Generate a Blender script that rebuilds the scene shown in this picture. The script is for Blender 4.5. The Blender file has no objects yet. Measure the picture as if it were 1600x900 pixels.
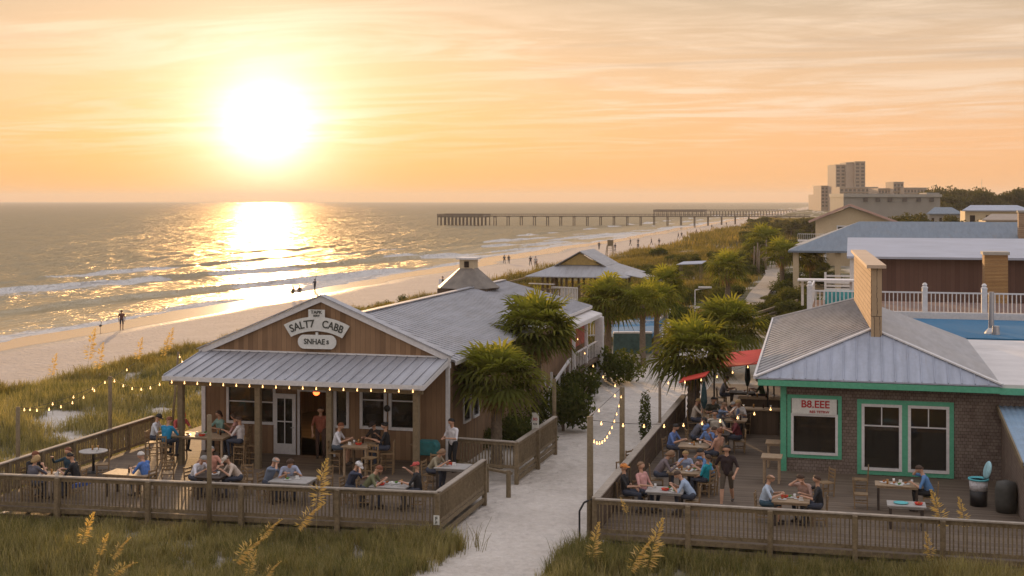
import bpy, bmesh, math, random
import numpy as np
from mathutils import Vector, Matrix
R = math.radians
rng = np.random.default_rng(7)
random.seed(7)
sc = bpy.context.scene
col = sc.collection

# ------------------------------------------------------------------ camera
F, TH, H, HY = 2050.0, R(14.5), 9.7, 313.0
cam = bpy.data.cameras.new('camera')
co = bpy.data.objects.new('camera', cam); col.objects.link(co)
co.location = (0, 0, H); co.rotation_euler = (R(90), 0, TH)
cam.sensor_width = 36; cam.lens = 36 * F / 1600; cam.shift_y = -(450 - HY) / 1600
cam.clip_start = .5; cam.clip_end = 40000
sc.camera = co

# ------------------------------------------------------------------ sky, sun, exposure
SAZ, SEL = R(25.1), R(3.2)
S = (-math.sin(SAZ) * math.cos(SEL), math.cos(SAZ) * math.cos(SEL), math.sin(SEL))
sc.view_settings.view_transform = 'Standard'
sc.view_settings.look = 'None'
sc.view_settings.exposure = .5
sc.view_settings.gamma = 1
sc.cycles.use_denoising = True
sc.cycles.max_bounces = 6
sc.cycles.diffuse_bounces = 3
sc.cycles.glossy_bounces = 3
sc.cycles.transparent_max_bounces = 8
sc.cycles.caustics_reflective = False
sc.cycles.caustics_refractive = False
sc.cycles.sample_clamp_indirect = 4

class NT:
    """small helper to write node trees"""
    def __init__(s, t): s.t = t; s.n = t.nodes; s.l = t.links
    def new(s, ty, **k):
        n = s.n.new(ty)
        for a, v in k.items(): setattr(n, a, v)
        return n
    def put(s, sock, v):
        if isinstance(v, bpy.types.NodeSocket): s.l.new(v, sock)
        elif v is not None:
            try: sock.default_value = v
            except Exception: sock.default_value = tuple(v) + (1,)
    def m(s, op, a, b=None, c=None, clamp=False):
        n = s.new('ShaderNodeMath', operation=op, use_clamp=clamp)
        for i, v in enumerate((a, b, c)):
            if v is not None: s.put(n.inputs[i], v)
        return n.outputs[0]
    def vm(s, op, a, b=None):
        n = s.new('ShaderNodeVectorMath', operation=op)
        s.put(n.inputs[0], a)
        if b is not None: s.put(n.inputs[1], b)
        return n.outputs[1] if op in ('DOT_PRODUCT', 'LENGTH') else n.outputs[0]
    def mix(s, f, a, b, blend='MIX'):
        n = s.new('ShaderNodeMix', data_type='RGBA', blend_type=blend)
        s.put(n.inputs[0], f); s.put(n.inputs[6], a); s.put(n.inputs[7], b)
        return n.outputs[2]
    def ramp(s, f, stops, interp='LINEAR'):
        n = s.new('ShaderNodeValToRGB'); e = n.color_ramp.elements
        n.color_ramp.interpolation = interp
        while len(e) < len(stops): e.new(.5)
        for i, (p, c) in enumerate(stops):
            e[i].position = p; e[i].color = tuple(c) + (1,) if len(c) == 3 else c
        s.put(n.inputs[0], f)
        return n.outputs[0]
    def noise(s, vec, scale, detail=3, rough=.5, dist=0):
        n = s.new('ShaderNodeTexNoise')
        s.put(n.inputs['Vector'], vec); n.inputs['Scale'].default_value = scale
        n.inputs['Detail'].default_value = detail; n.inputs['Roughness'].default_value = rough
        n.inputs['Distortion'].default_value = dist
        return n.outputs[0]
    def mapv(s, vec, scale=(1, 1, 1), rot=(0, 0, 0)):
        n = s.new('ShaderNodeMapping'); s.put(n.inputs[0], vec)
        n.inputs['Scale'].default_value = scale; n.inputs['Rotation'].default_value = rot
        return n.outputs[0]
    def xyz(s, v):
        n = s.new('ShaderNodeSeparateXYZ'); s.put(n.inputs[0], v); return n.outputs
    def comb(s, x, y, z):
        n = s.new('ShaderNodeCombineXYZ')
        for i, v in enumerate((x, y, z)): s.put(n.inputs[i], v)
        return n.outputs[0]
    def mr(s, v, a, b, c=0, d=1, smooth=False):
        n = s.new('ShaderNodeMapRange', clamp=True)
        if smooth: n.interpolation_type = 'SMOOTHSTEP'
        s.put(n.inputs[0], v)
        for i, q in enumerate((a, b, c, d)): n.inputs[i + 1].default_value = q
        return n.outputs[0]

world = bpy.data.worlds.new('World'); sc.world = world; world.use_nodes = True
w = NT(world.node_tree); w.n.clear()
geo = w.new('ShaderNodeTexCoord').outputs['Generated']
d = w.vm('NORMALIZE', geo)
dx, dy, dz = w.xyz(d)
ang = w.m('MULTIPLY', w.m('ARCCOSINE', w.vm('DOT_PRODUCT', d, S)), 57.2958)
el = w.m('MULTIPLY', w.m('ARCSINE', dz), 57.2958)
t = w.mr(el, -2, 90)
base = w.ramp(t, [(0, (.66, .31, .12)), (2 / 92, (.69, .335, .13)), (4.5 / 92, (.68, .37, .19)), (7 / 92, (.60, .385, .235)),
                  (11.5 / 92, (.42, .33, .24)), (20 / 92, (.50, .45, .42)), (45 / 92, (.62, .60, .63)), (1, (.60, .62, .70))])
# the side away from the sun is cooler and dimmer
hz = w.vm('DOT_PRODUCT', d, (-math.sin(SAZ), math.cos(SAZ), 0))
away = w.mr(hz, .93, -.6, 0, 1, True)
base = w.mix(w.m('MULTIPLY', away, .85), base, w.ramp(w.mr(el, 0, 60), [(0, (.40, .36, .36)), (.5, (.46, .44, .47)), (1, (.62, .62, .69))]))
# nishita underlay gives the physical part of the dusk light
sky = w.new('ShaderNodeTexSky', sky_type='NISHITA')
sky.sun_disc = False; sky.sun_elevation = SEL; sky.sun_rotation = -SAZ; sky.dust_density = 3; sky.ozone_density = 2
sky.altitude = 10
nis = w.mix(1, sky.outputs[0], (.012, .012, .012, 1), 'MULTIPLY')
base = w.mix(1, base, nis, 'ADD')
def gauss(sig, rgb):
    q = w.m('DIVIDE', ang, sig); e = w.m('EXPONENT', w.m('MULTIPLY', w.m('MULTIPLY', q, q), -1))
    n = w.new('ShaderNodeVectorMath', operation='SCALE'); n.inputs[0].default_value = rgb; w.l.new(e, n.inputs[3])
    return n.outputs[0]
def expo(sig, rgb):
    e = w.m('EXPONENT', w.m('MULTIPLY', w.m('DIVIDE', ang, sig), -1))
    n = w.new('ShaderNodeVectorMath', operation='SCALE'); n.inputs[0].default_value = rgb; w.l.new(e, n.inputs[3])
    return n.outputs[0]
golden = w.m('MULTIPLY', w.m('EXPONENT', w.m('MULTIPLY', ang, -.085)), w.mr(el, 6.5, 0))
base = w.mix(golden, base, (.78, .40, .06, 1))
# thin cirrus, laid out on a plane above the place
den = w.m('ADD', w.m('MAXIMUM', dz, 0), .045)
cp = w.comb(w.m('DIVIDE', dx, den), w.m('DIVIDE', dy, den), 0)
cp1 = w.mapv(cp, (.9, 1.9, 1), (0, 0, R(24)))
n1 = w.noise(cp1, .55, 8, .62, 1.8)
n2 = w.noise(w.mapv(cp, (1.0, 2.6, 1), (0, 0, R(38))), .4, 6, .62, 1.4)
big = w.noise(cp, .22, 2, .5)
cl = w.m('MULTIPLY', w.mr(w.m('ADD', w.m('MULTIPLY', n1, .65), w.m('MULTIPLY', n2, .35)), .43, .60, 0, 1, True), w.mr(big, .3, .52))
cl = w.m('MULTIPLY', cl, w.mr(el, 1.0, 4.0, 0, 1, True))
lit = w.mr(ang, 3, 40, 1, 0)
ccol = w.mix(lit, (.66, .52, .40, 1), (.92, .68, .46, 1))
base = w.mix(w.m('MULTIPLY', cl, .66), base, ccol)
dk = w.m('MULTIPLY', w.mr(w.noise(w.mapv(cp, (.5, 2.6, 1), (0, 0, R(14))), .35, 5, .6, 1), .5, .72, 0, 1, True), w.mr(el, 3, 8))
base = w.mix(w.m('MULTIPLY', dk, w.mr(ang, 8, 28, .45, .85)), base, (.44, .34, .26, 1))
for g in (gauss(1.6, (.75, .75, .72)), gauss(3.2, (.36, .40, .38)), gauss(5.6, (.12, .11, .09)), expo(7, (.05, .02, .0))):
    base = w.mix(1, base, g, 'ADD')
bg = w.new('ShaderNodeBackground'); w.l.new(base, bg.inputs[0]); bg.inputs[1].default_value = .97
out = w.new('ShaderNodeOutputWorld'); w.l.new(bg.outputs[0], out.inputs[0])
world.cycles.sampling_method = 'MANUAL'; world.cycles.sample_map_resolution = 1024

sun = bpy.data.lights.new('sun', 'SUN'); sun.energy = 3.6; sun.angle = R(1.2); sun.color = (1, .60, .27); sun.specular_factor = .025
so = bpy.data.objects.new('sun', sun); col.objects.link(so)
LEL = R(4.6)
SL = Vector((-math.sin(SAZ) * math.cos(LEL), math.cos(SAZ) * math.cos(LEL), math.sin(LEL)))
so.rotation_euler = SL.to_track_quat('Z', 'Y').to_euler(); so.location = (-200, 400, 60)

# ------------------------------------------------------------------ helpers
fw = (-math.sin(TH), math.cos(TH)); rt = (math.cos(TH), math.sin(TH))
def at(px, py, z=0):
    """ground point (real place at height z) seen at a pixel of the 1600x900 photograph"""
    dd = F * (H - z) / (py - HY); s = (px - 800) / F * dd
    return (fw[0] * dd + rt[0] * s, fw[1] * dd + rt[1] * s, z)
def atd(px, py, dd):
    """point at distance dd along the view"""
    s = (px - 800) / F * dd
    return (fw[0] * dd + rt[0] * s, fw[1] * dd + rt[1] * s, H - (py - HY) / F * dd)

def tag(o, label=None, cat=None, group=None, kind=None):
    if label: o['label'] = label
    if cat: o['category'] = cat
    if group: o['group'] = group
    if kind: o['kind'] = kind
    return o
def root(name, label, cat, loc=(0, 0, 0), rz=0, group=None):
    o = bpy.data.objects.new(name, None); col.objects.link(o)
    o.location = loc; o.rotation_euler = (0, 0, rz); o.empty_display_size = .3
    return tag(o, label, cat, group)
def dup(o, loc=None, rz=None, label=None, group=None, parent=None, scale=None):
    c = o.copy(); col.objects.link(c)
    if parent: c.parent = parent
    for ch in [x for x in KIDS.get(o.name, [])]:
        k = dup(bpy.data.objects[ch], parent=c)
        KIDS.setdefault(c.name, []).append(k.name)
    if loc is not None: c.location = loc
    if rz is not None: c.rotation_euler = (0, 0, rz)
    if scale is not None: c.scale = scale if hasattr(scale, '__len__') else (scale,) * 3
    if label: c['label'] = label
    if group: c['group'] = group
    return c
KIDS = {}
def adopt(child, parent):
    child.parent = parent; KIDS.setdefault(parent.name, []).append(child.name)

class MB:
    def __init__(s, local=False): s.v = []; s.f = []; s.mi = []; s.local = local; s.cur = 0
    def add(s, vs, fs):
        b = len(s.v); s.v += [tuple(p) for p in vs]
        for f in fs: s.f.append([b + i for i in f]); s.mi.append(s.cur)
        return s
    def box(s, x0, x1, y0, y1, z0, z1):
        return s.add([(x0, y0, z0), (x1, y0, z0), (x1, y1, z0), (x0, y1, z0), (x0, y0, z1), (x1, y0, z1), (x1, y1, z1), (x0, y1, z1)],
                     [(0, 3, 2, 1), (4, 5, 6, 7), (0, 1, 5, 4), (1, 2, 6, 5), (2, 3, 7, 6), (3, 0, 4, 7)])
    def bar(s, p, q, w_=.05, h=.05, up=(0, 0, 1)):
        p = Vector(p); q = Vector(q); d_ = (q - p).normalized(); u = Vector(up)
        if abs(d_.dot(u)) > .98: u = Vector((0, 1, 0))
        a = d_.cross(u).normalized() * w_ / 2; b = a.cross(d_).normalized() * h / 2
        vs = [p - a - b, p + a - b, p + a + b, p - a + b, q - a - b, q + a - b, q + a + b, q - a + b]
        return s.add(vs, [(0, 3, 2, 1), (4, 5, 6, 7), (0, 1, 5, 4), (1, 2, 6, 5), (2, 3, 7, 6), (3, 0, 4, 7)])
    def tube(s, p, q, r0, r1=None, n=10, caps=True):
        if r1 is None: r1 = r0
        p = Vector(p); q = Vector(q); d_ = (q - p).normalized(); u = Vector((0, 0, 1)) if abs(d_.z) < .9 else Vector((1, 0, 0))
        a = d_.cross(u).normalized(); b = d_.cross(a)
        vs = []
        for c, r in ((p, r0), (q, r1)):
            for i in range(n):
                t_ = 2 * math.pi * i / n; vs.append(c + a * math.cos(t_) * r + b * math.sin(t_) * r)
        fs = [(i, (i + 1) % n, n + (i + 1) % n, n + i) for i in range(n)]
        if caps: fs += [tuple(range(n - 1, -1, -1)), tuple(range(n, 2 * n))]
        return s.add(vs, fs)
    def lathe(s, c, prof, n=16):
        vs = []; fs = []
        for (r, z) in prof:
            for i in range(n):
                t_ = 2 * math.pi * i / n; vs.append((c[0] + r * math.cos(t_), c[1] + r * math.sin(t_), c[2] + z))
        for k in range(len(prof) - 1):
            for i in range(n): fs.append((k * n + i, k * n + (i + 1) % n, (k + 1) * n + (i + 1) % n, (k + 1) * n + i))
        fs += [tuple(range(n - 1, -1, -1)), tuple(range((len(prof) - 1) * n, len(prof) * n))]
        return s.add(vs, fs)
    def ball(s, c, r, n=8, sq=(1, 1, 1)):
        m_ = max(4, n // 2 + 1); prof = [(max(.001, math.sin(math.pi * k / m_)), -math.cos(math.pi * k / m_)) for k in range(m_ + 1)]
        b = len(s.v); s.lathe((0, 0, 0), prof, n)
        for i in range(b, len(s.v)): x, y, z = s.v[i]; s.v[i] = (c[0] + x * r * sq[0], c[1] + y * r * sq[1], c[2] + z * r * sq[2])
        return s
    def prism(s, pts, thick):
        """polygon (list of 3d points) extruded along vector thick"""
        n = len(pts); t_ = Vector(thick)
        vs = [Vector(p) for p in pts] + [Vector(p) + t_ for p in pts]
        fs = [tuple(range(n - 1, -1, -1)), tuple(range(n, 2 * n))] + [(i, (i + 1) % n, n + (i + 1) % n, n + i) for i in range(n)]
        return s.add(vs, fs)
    def build(s, name, m_, parent=None, smooth=False, label=None, bevel=0):
        me = bpy.data.meshes.new(name)
        vs = s.v
        o = bpy.data.objects.new(name, me)
        if parent is not None:
            if not s.local:
                off = Vector((0, 0, 0)); p = parent
                while p is not None: off += Vector(p.location); p = p.parent
                vs = [(a - off.x, b - off.y, c - off.z) for a, b, c in vs]
        elif not s.local:
            xs = [v[0] for v in vs]; ys = [v[1] for v in vs]; zz = [v[2] for v in vs]
            L = ((min(xs) + max(xs)) / 2, (min(ys) + max(ys)) / 2, min(zz)); o.location = L
            vs = [(a - L[0], b - L[1], c - L[2]) for a, b, c in vs]
        me.from_pydata(vs, [], s.f)
        for q in (m_ if isinstance(m_, (list, tuple)) else [m_]): me.materials.append(q)
        if any(s.mi): me.polygons.foreach_set('material_index', s.mi)
        bm = bmesh.new(); bm.from_mesh(me); bmesh.ops.recalc_face_normals(bm, faces=bm.faces)
        if bevel: bmesh.ops.bevel(bm, geom=list(bm.edges), offset=bevel, segments=1, affect='EDGES', clamp_overlap=True)
        bm.to_mesh(me); bm.free()
        if smooth: me.polygons.foreach_set('use_smooth', [True] * len(me.polygons))
        col.objects.link(o)
        if parent is not None: adopt(o, parent)
        if label: o['label'] = label
        return o

def fastmesh(name, V, T, m_, tint=None, attr=None):
    """triangle mesh from numpy arrays"""
    me = bpy.data.meshes.new(name)
    V = np.asarray(V, np.float32); T = np.asarray(T, np.int32); k = T.shape[1]
    me.vertices.add(len(V)); me.vertices.foreach_set('co', V.ravel())
    me.loops.add(T.size); me.loops.foreach_set('vertex_index', T.ravel())
    me.polygons.add(len(T)); me.polygons.foreach_set('loop_start', np.arange(0, T.size, k, dtype=np.int32))
    me.polygons.foreach_set('loop_total', np.full(len(T), k, np.int32))
    me.update(calc_edges=True)
    if tint is not None:
        a = me.attributes.new('tint', 'FLOAT', 'POINT'); a.data.foreach_set('value', np.asarray(tint, np.float32))
    if attr:
        for nm, arr in attr.items():
            a = me.attributes.new(nm, 'FLOAT', 'POINT'); a.data.foreach_set('value', np.asarray(arr, np.float32))
    me.materials.append(m_)
    me.validate()
    return me
def mobj(name, me, loc=(0, 0, 0), parent=None):
    o = bpy.data.objects.new(name, me); o.location = loc; col.objects.link(o)
    if parent is not None: adopt(o, parent)
    return o

# ------------------------------------------------------------------ materials
def newmat(name):
    m_ = bpy.data.materials.new(name); m_.use_nodes = True
    n = NT(m_.node_tree); b = m_.node_tree.nodes['Principled BSDF']
    return m_, n, b
def objc(n): return n.new('ShaderNodeTexCoord').outputs['Object']
def bump(n, b, h, strength=.3, dist=.02):
    bn = n.new('ShaderNodeBump'); bn.inputs['Strength'].default_value = strength; bn.inputs['Distance'].default_value = dist
    n.put(bn.inputs['Height'], h); n.l.new(bn.outputs[0], b.inputs['Normal'])
def plain(name, c, rough=.7, var=.15, scale=6, metal=0, bmp=.1, emit=None, est=0, coat=0):
    m_, n, b = newmat(name); v = objc(n)
    ns = n.noise(v, scale, 4, .6)
    c2 = tuple(x * (1 - var) for x in c); c1 = tuple(min(1, x * (1 + var)) for x in c)
    n.put(b.inputs['Base Color'], n.ramp(ns, [(.3, c2), (.7, c1)]))
    b.inputs['Roughness'].default_value = rough; b.inputs['Metallic'].default_value = metal
    if bmp: bump(n, b, ns, bmp, .01)
    if emit: n.put(b.inputs['Emission Color'], emit + (1,)); b.inputs['Emission Strength'].default_value = est
    return m_
def planks(name, c1, c2, axis, width, rough=.8, long=2, groove=.5, gap=.05):
    m_, n, b = newmat(name); v = objc(n); X = n.xyz(v)
    q = n.m('DIVIDE', X[axis], width); fl = n.m('FLOOR', q); fr = n.m('FRACT', q)
    wn = n.new('ShaderNodeTexWhiteNoise', noise_dimensions='1D'); n.l.new(fl, wn.inputs[1])
    sc_ = [14, 14, 14]; sc_[long] = .9
    gr = n.noise(n.mapv(v, tuple(sc_)), 2.2, 5, .65)
    blotch = n.noise(v, .7, 3, .6)
    f = n.m('ADD', n.m('MULTIPLY', wn.outputs[0], .5), n.m('ADD', n.m('MULTIPLY', gr, .45), n.m('MULTIPLY', n.m('SUBTRACT', blotch, .5), .5)), clamp=True)
    c = n.mix(f, c1 + (1,), c2 + (1,))
    e = n.m('MINIMUM', fr, n.m('SUBTRACT', 1, fr)); g = n.mr(e, 0, gap)
    c = n.mix(n.m('MULTIPLY', n.m('SUBTRACT', 1, g), groove), c, (.02, .017, .014, 1))
    n.l.new(c, b.inputs['Base Color']); b.inputs['Roughness'].default_value = rough
    bump(n, b, n.m('ADD', n.m('MULTIPLY', g, 1), n.m('MULTIPLY', gr, .35)), .6, .012)
    return m_
def weathered(name, c1, c2, rough=.85):
    m_, n, b = newmat(name); v = objc(n)
    gr = n.noise(n.mapv(v, (5, 5, 5)), 1.6, 6, .7, .6); big_ = n.noise(v, .5, 3)
    f = n.m('ADD', n.m('MULTIPLY', gr, .7), n.m('MULTIPLY', big_, .3))
    n.l.new(n.ramp(f, [(.32, c1), (.68, c2)]), b.inputs['Base Color']); b.inputs['Roughness'].default_value = rough
    bump(n, b, gr, .35, .01)
    return m_
def shingle(name, c1, c2, c3, plane='xz', bw=.22, rh=.16, mort=.012):
    m_, n, b = newmat(name); v = objc(n); X = n.xyz(v)
    wob = n.m('MULTIPLY', n.m('SUBTRACT', n.noise(v, 3.5, 3, .7), .5), .09)
    uv = n.comb(n.m('ADD', X[0 if plane[0] == 'x' else 1], wob), n.m('ADD', X[2 if plane[1] == 'z' else 1], n.m('MULTIPLY', wob, .5)), 0)
    br = n.new('ShaderNodeTexBrick'); n.l.new(uv, br.inputs['Vector'])
    br.inputs['Scale'].default_value = 1; br.inputs['Brick Width'].default_value = bw; br.inputs['Row Height'].default_value = rh
    br.inputs['Mortar Size'].default_value = mort; br.inputs['Mortar Smooth'].default_value = .3
    br.inputs['Color1'].default_value = c1 + (1,); br.inputs['Color2'].default_value = c2 + (1,); br.inputs['Mortar'].default_value = (.015, .012, .01, 1)
    ns = n.noise(v, 2.2, 5, .7)
    c = n.mix(n.mr(ns, .35, .7), br.outputs[0], c3 + (1,)); 
    c = n.mix(.55, br.outputs[0], c); c = n.mix(n.m('MULTIPLY', br.outputs[1], .7), c, (.035, .026, .02, 1))
    n.l.new(c, b.inputs['Base Color']); b.inputs['Roughness'].default_value = .9
    # each course laps over the one below: a saw-tooth height
    saw = n.m('SUBTRACT', 1, n.m('FRACT', n.m('DIVIDE', X[2] if plane[1] == 'z' else X[1], rh)))
    bump(n, b, n.m('ADD', n.m('MULTIPLY', saw, .8), n.m('MULTIPLY', ns, .6)), .8, .02)
    return m_
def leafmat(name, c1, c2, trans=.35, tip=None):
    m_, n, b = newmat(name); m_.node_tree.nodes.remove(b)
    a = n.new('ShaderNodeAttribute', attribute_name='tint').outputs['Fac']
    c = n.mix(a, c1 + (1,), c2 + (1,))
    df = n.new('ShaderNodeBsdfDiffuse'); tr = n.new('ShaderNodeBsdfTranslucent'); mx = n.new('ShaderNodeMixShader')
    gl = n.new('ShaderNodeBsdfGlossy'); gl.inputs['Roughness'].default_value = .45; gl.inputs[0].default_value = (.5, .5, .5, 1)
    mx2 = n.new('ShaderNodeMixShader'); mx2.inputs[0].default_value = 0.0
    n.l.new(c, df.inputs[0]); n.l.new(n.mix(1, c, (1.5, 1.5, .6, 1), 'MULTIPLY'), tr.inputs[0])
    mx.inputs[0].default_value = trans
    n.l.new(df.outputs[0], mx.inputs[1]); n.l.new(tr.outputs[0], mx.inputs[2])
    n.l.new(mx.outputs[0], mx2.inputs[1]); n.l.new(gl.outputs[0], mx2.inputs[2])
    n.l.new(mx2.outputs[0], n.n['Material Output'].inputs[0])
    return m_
def glassmat(name, tint=(.02, .022, .02), clear=.4):
    m_, n, b = newmat(name)
    b.inputs['Base Color'].default_value = tint + (1,); b.inputs['Roughness'].default_value = .06
    b.inputs['Specular IOR Level'].default_value = 1.0; b.inputs['IOR'].default_value = 1.6
    tr = n.new('ShaderNodeBsdfTransparent'); tr.inputs[0].default_value = (.8, .82, .78, 1); mx = n.new('ShaderNodeMixShader'); mx.inputs[0].default_value = clear
    bump(n, b, n.noise(objc(n), 1.2, 2), .06, .02)
    n.l.new(b.outputs[0], mx.inputs[1]); n.l.new(tr.outputs[0], mx.inputs[2]); n.l.new(mx.outputs[0], n.n['Material Output'].inputs[0])
    return m_

M = {}
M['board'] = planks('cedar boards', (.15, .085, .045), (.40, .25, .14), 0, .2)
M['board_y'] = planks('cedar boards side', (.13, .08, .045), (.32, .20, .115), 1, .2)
M['board_dark'] = planks('brown boards', (.06, .04, .026), (.15, .10, .065), 0, .18)
M['white'] = weathered('white paint', (.56, .56, .58), (.80, .79, .79), .6)
M['metal_roof'] = plain('galvanised roof', (.46, .47, .52), .48, .16, 1.3, .35, .05)
M['metal_roof_dark'] = plain('weathered roof', (.33, .34, .38), .5, .2, 1.0, .25, .05)
M['rail'] = weathered('weathered rail', (.095, .070, .040), (.28, .215, .13))
M['rail_top'] = weathered('sun bleached rail', (.24, .21, .175), (.46, .40, .34))
M['post'] = weathered('treated post', (.13, .10, .055), (.26, .20, .125))
M['deck'] = planks('deck boards', (.075, .052, .036), (.21, .16, .115), 1, .14, .8, 0, .8, .08)
M['shingle'] = shingle('brown shingles', (.115, .085, .068), (.19, .145, .12), (.30, .25, .22), 'xz', .13, .115, .007)
M['shingle_y'] = shingle('brown shingles side', (.12, .085, .065), (.20, .145, .115), (.24, .19, .16), 'yz', .13, .115, .007)
M['shingle_tan'] = shingle('tan shingles', (.28, .18, .115), (.40, .27, .175), (.46, .33, .23), 'yz', .3, .2)
M['shingle_tanx'] = shingle('tan shingles front', (.34, .24, .15), (.44, .32, .2), (.5, .38, .25), 'xz', .2, 3)
M['green'] = weathered('green paint', (.07, .34, .21), (.13, .48, .31), .6)
M['bluegrey'] = plain('blue grey sheet', (.36, .40, .50), .55, .1, 1.2, .1)
def roofmat(name, c, rough, metal):
    m_, n, b = newmat(name); v = objc(n)
    st_ = n.noise(n.mapv(v, (2.2, .35, .35)), 1.5, 5, .65); bl_ = n.noise(v, .45, 5, .7, .6); fi = n.noise(v, 9, 4, .7)
    c1 = tuple(x * .74 for x in c); c2 = tuple(min(1, x * 1.16) for x in c)
    f = n.m('ADD', n.m('MULTIPLY', st_, .5), n.m('ADD', n.m('MULTIPLY', bl_, .35), n.m('MULTIPLY', fi, .15)))
    cc = n.ramp(f, [(.34, c1), (.62, c2)])
    cc = n.mix(n.m('MULTIPLY', n.mr(n.noise(n.mapv(v, (1.2, .5, .5)), 1.1, 6, .75), .58, .74), .35), cc, (.26, .20, .15, 1))
    n.l.new(cc, b.inputs['Base Color']); n.l.new(n.mr(bl_, .3, .7, rough - .1, rough + .15), b.inputs['Roughness']); b.inputs['Metallic'].default_value = metal
    bump(n, b, n.m('ADD', bl_, n.m('MULTIPLY', fi, .3)), .25, .03)
    return m_
M['metal_roof'] = roofmat('galvanised roof', (.40, .41, .45), .5, .3)
M['metal_roof_dark'] = roofmat('weathered roof', (.36, .365, .39), .55, .2)
M['bluegrey'] = roofmat('blue grey sheet', (.38, .42, .51), .55, .1)
M['blue_roof'] = roofmat('blue grey roof', (.17, .215, .27), .6, .1)
M['white_roof'] = plain('white membrane roof', (.66, .64, .64), .8, .12, .7)
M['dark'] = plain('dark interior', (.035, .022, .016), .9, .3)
M['interior'] = planks('interior boards', (.10, .05, .03), (.20, .11, .06), 0, .15)
M['glass'] = glassmat('window glass')
M['table_wood'] = weathered('table wood', (.26, .18, .11), (.48, .36, .24), .6)
M['table_grey'] = weathered('grey table', (.30, .29, .28), (.48, .46, .44), .6)
M['chair_wood'] = weathered('chair wood', (.16, .10, .05), (.34, .23, .12), .6)
M['chair_dark'] = weathered('dark chair', (.03, .022, .018), (.07, .05, .04), .6)
M['bark'] = weathered('palm bark', (.12, .09, .065), (.30, .24, .18), .95)
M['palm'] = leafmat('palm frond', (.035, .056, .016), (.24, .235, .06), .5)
M['palm_dead'] = leafmat('dry frond', (.16, .10, .045), (.36, .25, .13), .3)
M['grass'] = leafmat('dune grass', (.115, .12, .05), (.46, .38, .21), .35)
M['grass_gold'] = leafmat('golden grass', (.10, .095, .035), (.30, .22, .09), .4)
M['oat'] = leafmat('sea oat plume', (.50, .34, .12), (.80, .58, .28), .35)
M['bush'] = leafmat('shrub leaves', (.030, .046, .016), (.12, .13, .04), .35)
M['bush_gold'] = leafmat('golden shrub leaves', (.05, .06, .02), (.13, .125, .04), .35)
M['far_tree'] = leafmat('far leaves', (.06, .065, .03), (.15, .13, .055), .3)
M['red'] = plain('red canvas', (.62, .055, .035), .8, .12, 3)
M['teal'] = plain('teal paint', (.05, .32, .36), .5, .2, 3)
M['pool'] = plain('blue pool liner', (.018, .15, .30), .75, .1, 3, 0, .05)
M['black'] = plain('black plastic', (.015, .015, .017), .45, .2)
M['steel'] = plain('steel', (.45, .45, .46), .35, .1, 5, .8)
M['concrete'] = weathered('concrete', (.32, .30, .27), (.46, .44, .40))
M['stucco'] = weathered('grey stucco', (.28, .265, .24), (.38, .36, .33))
M['cream'] = weathered('cream siding', (.50, .40, .26), (.64, .54, .38))
M['tower'] = weathered('tower concrete', (.34, .27, .22), (.46, .38, .31))
M['tower_win'] = plain('tower glass', (.10, .09, .085), .3, .2)
M['pale_roof'] = plain('pale blue roof', (.38, .42, .52), .6, .08, .4, .1)
M['brown_wall'] = planks('brown wall', (.10, .05, .04), (.17, .095, .075), 0, .3)
M['pier'] = weathered('pier timber', (.09, .07, .055), (.17, .14, .11))
M['porcelain'] = plain('white china', (.75, .75, .74), .3, .03)
M['food'] = plain('food', (.42, .16, .05), .8, .6, 25)
M['salad'] = plain('greens', (.12, .26, .05), .8, .5, 25)
M['drink'] = plain('drink', (.40, .20, .05), .2, .2)
M['ink'] = plain('dark lettering', (.06, .065, .055), .7, .25, 20)
M['inkred'] = plain('red lettering', (.45, .03, .035), .7, .2, 20)
M['sign'] = weathered('sign board', (.60, .62, .60), (.82, .83, .80), .7)
M['bulb'] = plain('warm bulb', (.9, .6, .3), .4, 0, 3, 0, 0, (1, .55, .2), 2.4)
M['bulb_red'] = plain('red lantern', (.9, .2, .1), .4, 0, 3, 0, 0, (1, .13, .03), 3.5)
M['wire'] = plain('black wire', (.02, .02, .02), .6, .1)
M['lamp_fill_glow'] = plain('lamp or fill glow', (.9, .6, .3), .5, 0, 3, 0, 0, (1, .55, .18), 6.0)

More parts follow.
